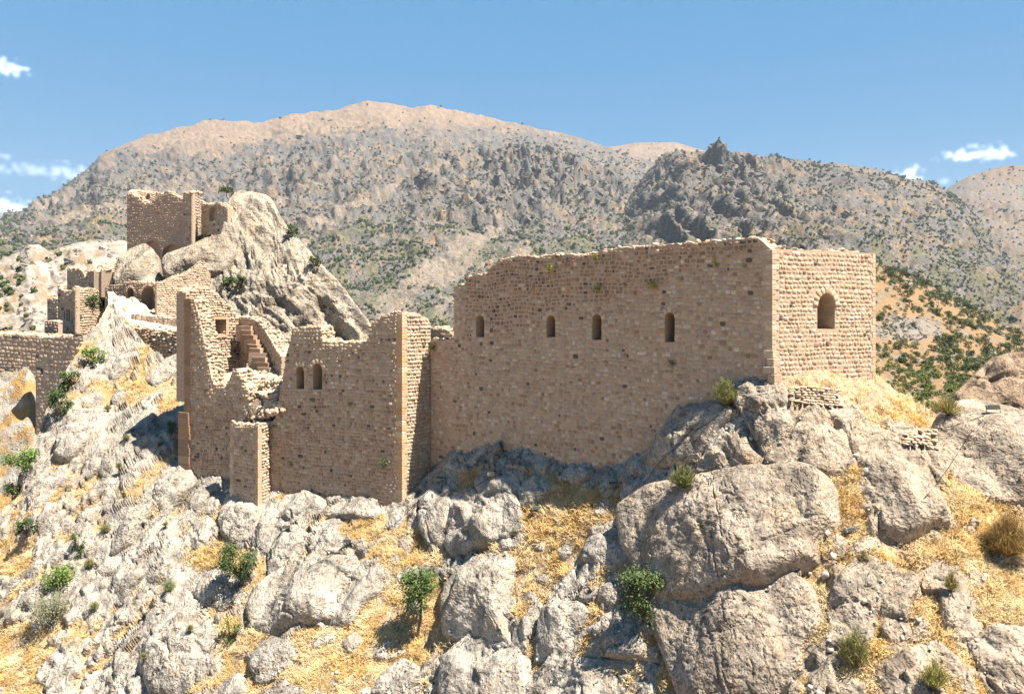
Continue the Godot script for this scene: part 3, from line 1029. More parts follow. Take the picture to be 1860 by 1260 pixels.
func rock_tint(p: Vector3, k := 1.0) -> Color:
	var a: float = N.col.get_noise_3d(p.x * 0.35 * k, p.y * 0.35 * k, p.z * 0.35 * k)
	var b: float = N.col.get_noise_3d(p.x * 1.6 * k + 9.0, p.y * 1.6 * k, p.z * 1.6 * k)
	var l := 0.445 + a * 0.17 + b * 0.12
	var c := Color(l, l * 0.972, l * 0.925)
	c = c.lerp(Color(0.44, 0.36, 0.27), sstep(0.18, 0.5, N.col.get_noise_3d(p.x * 0.8 * k, p.y * 0.8 * k, p.z * 0.8 * k + 30.0)) * 0.45)
	return c.lerp(Color(0.21, 0.20, 0.19), sstep(0.12, 0.36, N.col.get_noise_3d(p.x * 1.1 * k + 40.0, p.y * 1.1 * k, p.z * 1.1 * k)) * 0.62)

func build_castle_hill():
	# rocky hill across the gorge on the left
	var rr := RandomNumberGenerator.new()
	rr.seed = 12
	var g := setting("gorge_hill")
	var gt := func(p: Vector3, px: float, py: float, _t: float):
		var a: float = N.big.get_noise_3d(px * 0.03, py * 0.05, 7.0) + 0.6 * N.big.get_noise_3d(px * 0.12, py * 0.15, 7.0)
		var rt := rock_tint(p, 0.2)
		return rt.lerp(Color(0.34, 0.265, 0.185), sstep(-0.05, 0.30, a))
	var gs := sheet(-420, 420, 2.5, 120, [[-420, 470], [-100, 478], [0, 470], [35, 458], [55, 446], [72, 446], [90, 458], [130, 442], [170, 436], [225, 440], [320, 446], [420, 470]], [[-420, 760], [420, 720]],
		func(_x, _y, t): return 120.0 * pow(310.0 / 120.0, t),
		func(p: Vector3, px: float, py: float, t: float):
			var m := -p.z / F
			var v: float = ridge_rock(p, 11.0, 0.16) + N.bigr.get_noise_3d(px * 0.02, py * 0.03, 4.0) * 8.0
			return p + Vector3(0, 0.8, 0.6) * v * m * (0.35 + 0.65 * sstep(0, 0.2, 1.0 - t)), gt)
	put("rock_face", gs.mesh, M.far_rock, g)
	scatter("outcrop", crag_mesh(21), outcrops(gs, 1100, func(x, y, _p): return clampf(0.35 + N.big.get_noise_2d(x * 0.03, y * 0.05) * 1.3, 0, 1), Vector2(6.0, 20.0), rr, 0.20, 0.36), g, M.crag_stone)
	scatter("scrub", bush_mesh(60, 8), sow(gs, 600, func(x, y, _p): return (0.25 + 0.75 * sstep(80, 20, x)) * sstep(440, 480, y), Vector2(7, 14), rr), g, M.scrub_near)
	# slope under the lower castle, further down on the left
	var lo := setting("lower_slope")
	var ls := sheet(-420, 175, 3, 90, [[-420, 690], [0, 680], [52, 664], [75, 690], [130, 715], [175, 735]], [[-420, 1250], [175, 1120]],
		func(_x, _y, t): return 66.0 * pow(83.0 / 66.0, t),
		func(p: Vector3, px: float, py: float, t: float): return p + Vector3(0, 0.7, 0.7) * ridge_rock(p, 1.2, 0.55),
		func(p: Vector3, px: float, py: float, _t: float):
			var a: float = N.big.get_noise_3d(px * 0.012, py * 0.03 + px * 0.02, 2.0) + 0.4 * N.big.get_noise_3d(px * 0.06, py * 0.1, 2.0)
			return rock_tint(p, 0.6).lerp(Color(0.46, 0.31, 0.14), sstep(0.0, 0.2, a)))
	put("rock_face", ls.mesh, M.rock, lo)
	# rock that carries the keep and the middle castle
	var ch := setting("castle_rock")
	var cs := sheet(185, 480, 2.5, 90, [[185, 520], [212, 470], [240, 458], [265, 444], [282, 452], [290, 470], [300, 458], [340, 440], [372, 408], [420, 402], [480, 420]], [[185, 660], [480, 700]],
		func(px, py, t): return 84.0 * pow(108.0 / 84.0, t),
		func(p: Vector3, px: float, py: float, t: float): return p + Vector3(0, 0.6, 0.7) * ridge_rock(p, 1.5, 0.45) * (0.5 + 0.5 * sstep(0, 0.2, 1.0 - t)),
		func(p: Vector3, px: float, py: float, _t: float):
			var a: float = N.big.get_noise_3d(px * 0.03, py * 0.05, 12.0) + 0.5 * N.big.get_noise_3d(px * 0.12, py * 0.15, 12.0)
			return rock_tint(p, 0.5).lerp(Color(0.46, 0.31, 0.15), sstep(0.10, 0.3, a) * 0.9))
	put("rock_face", cs.mesh, M.far_rock, ch)
	blob("boulder", [[205, 505], [212, 475], [232, 452], [262, 441], [278, 452], [287, 480], [290, 510], [275, 535], [240, 540], [215, 530]], {"d": 96.0, "h": 0.30, "parent": ch, "mat": M.far_rock, "cell": 0.30, "k": 0.5, "tint": Color(0.86, 0.82, 0.76), "craggy": true})
	blob("boulder", [[292, 478], [300, 462], [335, 448], [372, 430], [410, 425], [425, 455], [405, 490], [370, 500], [330, 505], [298, 505]], {"d": 95.0, "h": 0.25, "parent": ch, "mat": M.far_rock, "cell": 0.30, "k": 0.5, "tint": Color(0.86, 0.82, 0.76), "craggy": true})
	# the great leaning crag behind the ruins
	blob("limestone_crag", [[362, 520], [386, 445], [402, 408], [408, 366], [416, 342], [432, 335], [455, 341], [482, 347], [499, 366], [505, 385], [528, 415], [560, 452], [590, 482], [618, 512], [645, 548], [668, 578], [683, 604], [676, 640], [640, 690], [560, 720], [450, 720], [385, 660], [355, 590]],
		{"d": 92.0, "h": 0.17, "label": "great leaning limestone crag with slanting beds behind the ruined walls", "category": "crag", "mat": M.far_rock, "cell": 0.24, "k": 0.42, "tint": Color(1.0, 0.96, 0.90), "beds": true, "splat": true, "ctr": Vector2(500, 540), "tilt": 0.0})

# ------------------------------------------------------------------ the near slope
const COLS := [
	[-320, [[1120, 52], [1500, 42]]], [0, [[955, 56], [1260, 46], [1500, 41]]], [60, [[815, 60], [1260, 45.5], [1500, 40.5]]], [130, [[655, 66], [950, 54], [1260, 45], [1500, 40]]],
	[205, [[556, 74], [900, 55], [1260, 44.5], [1500, 39.5]]], [235, [[590, 71.3], [900, 54.2], [1260, 44.1], [1500, 39.2]]], [265, [[628, 68.9], [900, 53.7], [1260, 43.8], [1500, 38.8]]], [300, [[654, 67.2], [900, 53.3], [1260, 43.3], [1500, 38.3]]], [325, [[655, 67.0], [860, 55.7], [1260, 43], [1500, 38]]], [420, [[690, 66], [890, 53.4], [1260, 41.5], [1500, 37]]],
	[500, [[780, 58], [905, 51.6], [1260, 40.5], [1500, 36]]], [600, [[830, 53.5], [905, 50.0], [1260, 39.5], [1500, 35.5]]], [730, [[850, 50.5], [925, 47.6], [1260, 38.5], [1500, 34.5]]], [785, [[800, 52.5], [850, 49.5], [1260, 38], [1500, 34]]],
	[900, [[780, 47.8], [815, 46.2], [1260, 36], [1500, 32.5]]], [1050, [[800, 44.2], [855, 42.3], [1260, 33.5], [1500, 30.5]]], [1150, [[780, 42.4], [840, 40.4], [1260, 31.5], [1500, 28.5]]], [1290, [[700, 39], [740, 37.6], [1260, 29], [1500, 26.5]]],
	[1400, [[676, 37], [705, 35.4], [1260, 27.5], [1500, 25]]], [1440, [[662, 37.2], [690, 35.8], [1260, 27], [1500, 25]]], [1500, [[660, 38.3], [674, 37], [800, 33], [1260, 26.5], [1500, 24.5]]], [1590, [[678, 40.5], [692, 38.6], [850, 32], [1260, 26], [1500, 24]]],
	[1660, [[735, 39], [900, 31.5], [1260, 25.5], [1500, 23.5]]], [1720, [[772, 37], [900, 31.3], [1260, 25.2], [1500, 23.2]]], [1860, [[800, 35], [1260, 24.8], [1500, 23]]], [2240, [[860, 33], [1260, 24], [1500, 22]]]]

func col_depth(c: Array, py: float) -> float:
	var i := 1
	while i < c.size() - 1 and py > c[i][0]:
		i += 1
	var a: Array = c[i - 1]
	var b: Array = c[i]
	return 1.0 / maxf(lerpf(1.0 / a[1], 1.0 / b[1], (py - a[0]) / (b[0] - a[0])), 0.005)

func ground(px: float, py: float) -> float:
	var i := 1
	while i < COLS.size() - 1 and px > COLS[i][0]:
		i += 1
	var t := clampf((px - COLS[i - 1][0]) / (COLS[i][0] - COLS[i - 1][0]), 0, 1)
	return 1.0 / lerpf(1.0 / col_depth(COLS[i - 1][1], py), 1.0 / col_depth(COLS[i][1], py), t)

func crest(px: float) -> float:
	var t := []
	for c in COLS: t.append([c[0], c[1][0][0]])
	return tab(t, px)

func cell_of(px: float, py: float) -> int:
	return int((px + 350.0) / 5.0) * 400 + int(py / 5.0)

func splat(V: PackedVector3Array, off := Vector3.ZERO):
	for v in V:
		var p := v + off
		if p.z > -5.0: continue
		var w := to_px(p)
		var k := cell_of(w.x, w.y)
		if -p.z < zbuf.get(k, 1e9):
			zbuf[k] = -p.z

func surf(px: float, py: float) -> float:      # depth of the rock surface seen at a pixel
	var c: float = zbuf.get(cell_of(px, py), 1e9)
	if c < 1e8: return c
	var sum := 0.0
	var n := 0
	for dx in [-5, 0, 5]:
		for dy in [-5, 0, 5]:
			var v: float = zbuf.get(cell_of(px + dx, py + dy), 1e9)
			if v < 1e8:
				sum += v
				n += 1
	return sum / n if n > 0 else ground(px, py)

var bare_rock := []        # share of bare rock at each vertex of the slope
var grass_spots := []      # [position, normal, amount]

# pockets of dry grass and earth: column, row, half width, half height, strength
const POCKETS := [[255, 705, 95, 50, 0.6], [20, 1200, 75, 85, 0.9], [30, 1020, 42, 65, 0.6], [385, 1012, 62, 34, 0.9], [482, 1100, 42, 110, 0.8], [620, 1212, 135, 50, 1.0], [690, 1110, 65, 75, 1.0], [660, 960, 80, 28, 0.8], [740, 1000, 55, 40, 0.8], [775, 1130, 55, 90, 0.8], [1000, 925, 85, 55, 1.0],
	[855, 880, 34, 26, 0.9], [960, 1010, 85, 42, 0.9], [1040, 990, 40, 60, 0.7], [955, 1090, 40, 60, 0.7], [1060, 1120, 45, 25, 0.6], [970, 1220, 14, 60, 0.7], [1530, 930, 45, 75, 1.0], [1470, 880, 70, 18, 0.8], [1480, 1085, 34, 95, 0.9], [1590, 1005, 120, 26, 0.8], [1700, 1000, 150, 40, 0.9], [1830, 1060, 110, 110, 1.0], [1640, 1190, 130, 40, 0.7], [1690, 1120, 60, 80, 0.5],
	[1560, 715, 190, 75, 1.2], [1640, 890, 60, 40, 0.4], [1760, 920, 60, 60, 0.7], [1750, 1230, 90, 60, 0.6], [1600, 1240, 60, 40, 0.6], [1100, 900, 30, 40, 0.5], [700, 1200, 60, 60, 0.6], [560, 1160, 60, 20, 0.6], [420, 1180, 40, 70, 0.7]]

func rocky(p: Vector3, px: float, py: float) -> float:      # share of bare rock in the ground itself
	var along := p.dot(Vector3(0.62, 0.62, -0.48))
	var across := p.dot(Vector3(0.78, -0.50, 0.37))
	var a: float = N.col.get_noise_3d(along * 0.35, across * 0.8, 3.0) + 0.6 * N.col.get_noise_3d(along * 1.2, across * 2.0, 8.0)
	var left := sstep(400, 300, px + (py - 900) * 0.25)
	var bias := lerpf(0.16, 0.24, left)
	for g in POCKETS:
		bias -= g[4] * sstep(1.15, 0.45, Vector2((px - g[0]) / g[2], (py - g[1]) / g[3]).length())
	return sstep(-0.10, 0.12, a + bias)

func build_slope():
	slope = setting("rocky_slope")
	var nrm := Vector3(0.0, 0.70, 0.71)
	var ctop := []
	for c in COLS: ctop.append([c[0], c[1][0][0]])
	var sh := sheet(-320, 2230, 3.4, 180, ctop, [[-320, 1480]],
		func(px, py, _t): return ground(px, py),
		func(p: Vector3, px: float, py: float, t: float):
			var r := rocky(p, px, py)
			bare_rock.append(r)
			var fade := sstep(0.0, 0.04, 1.0 - t) if px > 330 else 1.0
			var v: float = N.mid.get_noise_3d(p.x * 0.5, p.y * 0.5, p.z * 0.5) * 0.28 + N.fine.get_noise_3d(p.x * 0.6, p.y * 0.6, p.z * 0.6) * 0.07
			if r > 0.01:
				v += r * (0.25 + ridge_rock(p, 0.65, 0.6) + 0.10 * N.fine.get_noise_3d(p.x * 0.9, p.y * 0.9, p.z * 0.9) - 0.30 * (1.0 - sstep(-0.985, -0.88, N.crack.get_noise_3d(along_q(p), across_q(p), p.z * 0.5))) + 0.06 * N.block.get_noise_3d(along_q(p), across_q(p), p.z * 0.5) + 0.36 * slabs(across_q(p) * 0.9, along_q(p) * 1.4))
			return p + nrm * v * fade,
		func(p: Vector3, px: float, py: float, _t: float):
			var r: float = bare_rock[-1]
			var a: float = N.col.get_noise_3d(p.x * 0.5, p.y * 0.5, p.z * 0.5)
			var b: float = N.col.get_noise_3d(p.x * 2.2, p.y * 2.2, p.z * 2.2)
			var e := Color(0.47, 0.345, 0.185).lerp(Color(0.50, 0.41, 0.31), sstep(-0.05, 0.35, a))
			# bare earth of the mound by the end wall
			e = e.lerp(Color(0.47, 0.34, 0.245), sstep(1.0, 0.6, Vector2((px - 1540) / 180.0, (py - 700) / 85.0).length()) * sstep(0.35, -0.1, a - 0.1))
			var k := 1.0 + b * 0.30
			var rt := rock_tint(p)
			var wm := sstep(1250, 1500, px)
			rt = Color(rt.r * lerpf(1.0, 0.97, wm), rt.g * lerpf(1.0, 0.89, wm), rt.b * lerpf(1.0, 0.80, wm))
			return Color(e.r * k, e.g * k, e.b * k).lerp(rt, r))
	put("bedrock", sh.mesh, M.rock, slope)
	splat(sh.V)
	# the far side of the crest, falling away
	var f := Flat.new()
	for c in range(0, sh.cols - 1):
		var a: Vector3 = sh.V[c * 180 + 179]
		var b: Vector3 = sh.V[(c + 1) * 180 + 179]
		var dn := Vector3(-0.2, -11, -9)
		f.quad(a, a + dn, b + dn, b, Color(0.40, 0.37, 0.33))
	put("far_side", f.done(), M.rock, slope)
	var rr := RandomNumberGenerator.new()
	rr.seed = 5
	for k in 90000:
		var i := rr.randi_range(0, sh.V.size() - 1)
		var w: Vector2 = sh.W[i]
		if w.y > 1330 or w.x < -60 or w.x > 1930: continue
		var p: Vector3 = sh.V[i]
		if bare_rock[i] > 0.25 + 0.3 * rr.randf(): continue
		grass_spots.append(p)

# ------------------------------------------------------------------ boulders
# a rock whose outline was read from the photograph: it rests in the ground at the ground's own depth and bulges out of it
func blob(called: String, poly: Array, o := {}) -> MeshInstance3D:
	var d0: float = o.get("d", 0.0)
	var pts := []
	var n := poly.size()
	# rounded outline
	for i in n:
		var a := Vector2(poly[i - 1][0], poly[i - 1][1])
		var b := Vector2(poly[i][0], poly[i][1])
		var c := Vector2(poly[(i + 1) % n][0], poly[(i + 1) % n][1])
		var e := Vector2(poly[(i + 2) % n][0], poly[(i + 2) % n][1])
		for k in 4:
			pts.append(b.cubic_interpolate(c, a, e, k / 4.0).lerp(b.lerp(c, k / 4.0), 0.65))
	var ctr := Vector2.ZERO
	for p in pts: ctr += p
	ctr = o.get("ctr", ctr / pts.size())
	var g := []
	for p in pts:
		g.append(at(p.x, p.y, ground(p.x, p.y) if d0 == 0.0 else d0 * (1.0 + (ctr.y - p.y) / F * 0.75)))
	var C: Vector3 = at(ctr.x, ctr.y, ground(ctr.x, ctr.y) if d0 == 0.0 else d0)
	var nn := Vector3.ZERO
	for i in g.size():
		nn += (g[i] - C).cross(g[(i + 1) % g.size()] - C)
	nn = nn.normalized()
	if nn.dot(-C) < 0: nn = -nn
	var ax := Vector3(1, 0, 0)
	ax = (ax - nn * ax.dot(nn)).normalized()
	var ay := nn.cross(ax)
	var flat := []
	var area := 0.0
	for i in g.size():
		flat.append(Vector2((g[i] - C).dot(ax), (g[i] - C).dot(ay)) * (1.06 if d0 == 0.0 else 1.0))
	for i in flat.size():
		area += flat[i].cross(flat[(i + 1) % flat.size()]) * 0.5
	var R := sqrt(absf(area) / PI)
	var cell: float = o.get("cell", 0.112)
	var spokes := clampi(int(TAU * R / cell), 24, 200)
	var H: float = o.get("h", 0.55) * R
	var lift := 0.0 if d0 > 0.0 else 0.08 + 0.05 * R
	var K: float = o.get("k", 1.0)
	var sd: float = o.get("seed", poly[0][0] * 0.37 + poly[0][1] * 0.11)
	var V := PackedVector3Array()
	var CC := PackedColorArray()
	var I := PackedInt32Array()
	var scored: bool = o.get("scored", false)
	var beds: bool = o.get("beds", false)
	var tilt: float = o.get("tilt", -0.10)
	var pr := RandomNumberGenerator.new()
	pr.seed = int(sd * 100.0)
	var joint := Vector3(0.78, -0.50, 0.37) if ctr.x < 760.0 else Vector3(pr.randf_range(0.6, 1.0), pr.randf_range(-0.5, 0.5), pr.randf_range(-0.3, 0.5)).normalized()
	var planes := []
	for i in 11:
		var an := TAU * (i + pr.randf()) / 11.0
		planes.append([Vector2(cos(an), sin(an)), pr.randf_range(0.10, 1.1 if sin(an) > -0.3 else 0.5) * o.get("h", 0.55) * 2.0, pr.randf_range(-0.10, 0.62) * R])
	var rad := []
	for s in spokes:
		var an := TAU * s / spokes
		var dir := Vector2(cos(an), sin(an))
		var best := 0.0
		for i in flat.size():
			var q = Geometry2D.segment_intersects_segment(Vector2.ZERO, dir * R * 6.0, flat[i], flat[(i + 1) % flat.size()])
			if q != null:
				best = maxf(best, q.length())
		rad.append(best if best > 0.0 else R * 0.5)
	var col_shift: Color = o.get("tint", Color(1, 1, 1))
	var sk := 3
	var n_in := clampi(int(2.0 * R / cell * 1.1), 10, 150)
	var side := n_in + 2 * sk + 1
	for gi in side:
		for gj in side:
			var ga := float(gi - sk) / n_in * 2.0 - 1.0
			var gb := float(gj - sk) / n_in * 2.0 - 1.0
			var gm := maxf(absf(ga), absf(gb))
			var sink := 0.0
			if gm > 1.0 + 1e-6:
				sink = (gm - 1.0) / (2.0 * sk / n_in)
				ga /= gm
				gb /= gm
			var rr := 0.0
			var ph := 0.0
			if absf(ga) > absf(gb):
				rr = ga
				ph = PI / 4.0 * gb / ga
			elif gb != 0.0:
				rr = gb
				ph = PI / 2.0 - PI / 4.0 * ga / gb
			var dir := Vector2(cos(ph), sin(ph)) * signf(rr)
			var fs := minf(absf(rr), 1.0)
			var si := fposmod(dir.angle(), TAU) / TAU * spokes
			var s0 := int(si) % spokes
			var q: Vector2 = dir * lerpf(rad[s0], rad[(s0 + 1) % spokes], si - floorf(si)) * fs
			var hh := H * 1.1
			for pl in planes:
				var hp: float = H - pl[1] * (q.dot(pl[0]) - pl[2])
				var mx := maxf(0.05 * R - absf(hh - hp), 0.0) / (0.05 * R)
				hh = minf(hh, hp) - mx * mx * 0.0125 * R
			hh = maxf(hh, 0.12 * H) * pow(maxf(0.0, 1.0 - pow(fs, 8.0)), 0.5) * (1.0 + tilt * q.y / R)
			if sink > 0.0:
				q *= 1.0 + 0.05 * sink
				hh = -sink * (0.35 * R + 0.3)
			var p: Vector3 = C + ax * q.x + ay * q.y + nn * (hh + lift * (1.0 - sink))
			var e := sstep(0.0, 0.12, 1.0 - fs) * 0.8 + 0.2
			var w: Vector3 = p * K + Vector3(sd, sd * 0.7, sd * 0.3)
			var v: float = N.low.get_noise_3d(w.x * 1.6 / maxf(R * K, 0.6), w.y * 1.6 / maxf(R * K, 0.6), w.z * 1.6 / maxf(R * K, 0.6)) * 0.12 * R
			if beds:
				var wp := to_px(p)
				var rc := Geometry2D.get_closest_point_to_segment(wp, Vector2(588, 548), Vector2(652, 640)).distance_to(wp)
				v -= 2.6 * sstep(20.0, 5.0, rc)      # the deep recess at its foot
				v += crag_beds(p) + ridge_rock(p + Vector3(50, 0, 0), 0.5, 0.55)
			else:
				v += (N.mid.get_noise_3d(w.x, w.y, w.z) * 0.13 + N.ridge.get_noise_3d(w.x * 0.9, w.y * 0.9, w.z * 0.9) * 0.08) / K * minf(1.0, R * K)
			if o.has("craggy"):
				v += ridge_rock(p, 0.95 / K, 0.9 * K + 0.1)
			v += N.fine.get_noise_3d(w.x * 0.7, w.y * 0.7, w.z * 0.7) * 0.085 / K
			var cx: float = w.x * 0.62 + 0.22 * N.mid.get_noise_3d(w.x * 2, w.y * 2, w.z * 2)
			var cy: float = w.y * 0.62 + 0.22 * N.mid.get_noise_3d(w.y * 2, w.z * 2, w.x * 2)
			var ck: float = N.crack.get_noise_3d(cx, cy, w.z * 0.62)
			v -= (0.05 if scored else 0.15) / K * (1.0 - sstep(-0.985, -0.92, ck)) * minf(1.0, R * K * 0.8)
			if not scored:
				v += N.block.get_noise_3d(cx, cy, w.z * 0.62) * 0.15 / K * minf(1.0, R * K * 0.7)
				var bd: float = p.dot(joint) * K + 0.35 * N.mid.get_noise_3d(w.x, w.y, w.z)
				v += (slabs(bd * 0.9 + sd, cx * 1.3) * 0.34 + slabs(bd * 2.6 + sd, cy * 3.0) * 0.13) / K * minf(1.0, R * K * 0.6)
			if scored:
				var lx: float = q.x + 0.25 * N.mid.get_noise_3d(w.x, w.y, w.z)
				var ly: float = q.y + 0.30 * N.mid.get_noise_3d(w.y, w.x, w.z)
				var g1: float = absf(N.ln.get_noise_2d(lx * 1.0, ly * 0.06))
				var g2: float = absf(N.ln.get_noise_2d(lx * 0.07 + 30.0, ly * 0.7))
				v -= 0.10 * (1.0 - sstep(0.0, 0.075, g1)) * sstep(-0.3, 0.2, N.mid.get_noise_3d(w.x * 0.6, w.y * 0.6, 9.0)) + 0.09 * (1.0 - sstep(0.0, 0.055, g2))
			p += (nn * (1.0 - 0.4 * fs) + (ax * dir.x + ay * dir.y) * 0.4 * fs) * v * e
			V.append(p - C)
			var c := rock_tint(p, K)
			CC.append(Color(c.r * col_shift.r, c.g * col_shift.g, c.b * col_shift.b))
	for gi in side - 1:
		for gj in side - 1:
			var a := gi * side + gj
			I.append_array([a, a + side, a + 1, a + 1, a + side, a + side + 1])
	var parent: Node = o.get("parent", slope)
	if o.has("label"): parent = self
	var node := put(called, smooth_mesh(V, I, CC), o.get("mat", M.rock), parent)
	node.position = C
	if o.has("label"):
		tag(node, o.label, o.category)
	if d0 == 0.0 or o.get("splat", false):
		splat(V, C)
	return node

func build_boulders():
	# the large ones
	blob("boulder", [[1152, 940], [1200, 898], [1260, 882], [1310, 868], [1380, 854], [1440, 857], [1490, 873], [1506, 900], [1508, 955], [1482, 990], [1478, 1020], [1430, 1046], [1390, 1066], [1310, 1086], [1245, 1096], [1203, 1090], [1178, 1035], [1158, 1000]], {"label": "huge grey boulder scored with fine crossing cracks below the long wall", "category": "boulder", "scored": true, "cell": 0.075, "h": 0.30, "tint": Color(1.0, 0.92, 0.845)})
	blob("boulder", [[1195, 1085], [1245, 1092], [1310, 1082], [1380, 1062], [1430, 1042], [1470, 1075], [1488, 1120], [1480, 1150], [1460, 1175], [1450, 1215], [1400, 1275], [1300, 1295], [1250, 1270], [1222, 1195], [1203, 1140]], {"label": "dark-speckled boulder wedged under the huge scored boulder", "category": "boulder", "scored": true, "cell": 0.08, "h": 0.28, "tint": Color(1.0, 0.92, 0.85)})
	blob("boulder", [[1697, 790], [1720, 762], [1770, 748], [1860, 752], [1960, 760], [2000, 850], [1960, 940], [1860, 925], [1790, 905], [1740, 875], [1705, 835]], {"label": "big smooth tan boulder with a floodlight standing on its top", "category": "boulder", "h": 0.36, "scored": true, "tint": Color(1.0, 0.92, 0.84)})
	blob("boulder", [[1560, 822], [1590, 800], [1640, 797], [1680, 820], [1700, 860], [1720, 900], [1728, 940], [1700, 960], [1640, 985], [1600, 960], [1580, 900], [1565, 850]], {"label": "pitted brown-grey boulder leaning beside a shadowed grassy gully", "category": "boulder", "h": 0.50, "tint": Color(0.95, 0.87, 0.79)})
	blob("boulder", [[1335, 732], [1345, 710], [1385, 698], [1425, 708], [1440, 740], [1442, 785], [1420, 815], [1395, 830], [1375, 800], [1358, 765]], {"label": "rounded sunlit boulder against the corner of the long wall", "category": "boulder", "h": 0.50, "tint": Color(1.0, 0.94, 0.88)})
	blob("boulder", [[1162, 815], [1175, 790], [1200, 765], [1240, 735], [1290, 720], [1332, 735], [1345, 755], [1310, 790], [1280, 830], [1250, 850], [1200, 850], [1170, 835]], {"label": "broad slab of rock under the long wall carrying a floodlight", "category": "boulder", "h": 0.34, "tint": Color(0.98, 0.93, 0.88)})
	blob("boulder", [[455, 1110], [470, 1070], [510, 1040], [560, 1020], [600, 1022], [640, 1015], [660, 1050], [640, 1110], [600, 1130], [540, 1140], [500, 1155], [465, 1140]], {"label": "big rounded grey boulder in dry grass below the buttress", "category": "boulder", "h": 0.45})
	blob("boulder", [[815, 985], [845, 960], [868, 930], [880, 890], [920, 880], [945, 920], [945, 950], [920, 975], [880, 995], [830, 1012]], {"label": "grey hollow-faced boulder below the foot of the long wall", "category": "boulder", "h": 0.45})
	blob("boulder", [[810, 1080], [830, 1050], [870, 1015], [920, 1008], [938, 1025], [930, 1060], [920, 1110], [925, 1150], [930, 1172], [870, 1158], [830, 1165], [812, 1150]], {"label": "white-weathered boulder beside the small tree", "category": "boulder", "h": 0.45, "tint": Color(1.08, 1.07, 1.05)})
	blob("boulder", [[1508, 1085], [1530, 1045], [1560, 1015], [1595, 1022], [1606, 1080], [1592, 1120], [1588, 1160], [1555, 1185], [1515, 1165], [1506, 1120]], {"label": "upright flat-topped boulder with dark pitted edges in orange grass", "category": "boulder", "h": 0.42, "tint": Color(1.0, 0.93, 0.86)})
	# the rest of the outcrop, part of the slope
	var warm := Color(1.0, 0.90, 0.81)
	for p in [
		[[1258, 872], [1262, 840], [1290, 800], [1312, 775], [1345, 758], [1362, 790], [1376, 825], [1393, 838], [1385, 853], [1330, 866], [1290, 876]],
		[[1394, 846], [1400, 825], [1440, 800], [1452, 778], [1500, 778], [1525, 800], [1541, 850], [1520, 866], [1450, 860]], [[1438, 775], [1448, 740], [1490, 725], [1502, 745], [1512, 778], [1470, 795]],
		[[1490, 735], [1510, 722], [1540, 735], [1560, 770], [1600, 790], [1562, 830], [1545, 825], [1520, 785]], [[1640, 985], [1660, 962], [1690, 955], [1718, 975], [1700, 992]],
		[[1493, 1002], [1500, 978], [1525, 972], [1540, 990], [1532, 1015], [1502, 1020]], [[1538, 1000], [1560, 982], [1590, 980], [1582, 1000], [1550, 1014]],
		[[1620, 1042], [1640, 1034], [1650, 1090], [1626, 1088]], [[1651, 1047], [1664, 1042], [1675, 1085], [1652, 1092]], [[1675, 1048], [1710, 1020], [1745, 1018], [1788, 1062], [1766, 1076], [1772, 1110], [1745, 1142], [1710, 1140], [1705, 1082], [1677, 1078]],
		[[1604, 1112], [1640, 1100], [1656, 1160], [1625, 1176], [1600, 1150]], [[1660, 1117], [1685, 1105], [1690, 1155], [1656, 1168]], [[1595, 1215], [1640, 1190], [1700, 1172], [1735, 1200], [1772, 1260], [1700, 1310], [1620, 1295], [1600, 1250]],
		[[1760, 1172], [1800, 1145], [1830, 1130], [1900, 1140], [1950, 1200], [1900, 1290], [1820, 1275], [1790, 1230]], [[1480, 1172], [1510, 1160], [1522, 1212], [1490, 1226]], [[1590, 1180], [1640, 1170], [1665, 1185], [1620, 1200]], [[1500, 1235], [1530, 1225], [1545, 1270], [1505, 1280]]]:
		blob("boulder", p, {"h": 0.36, "tint": warm})
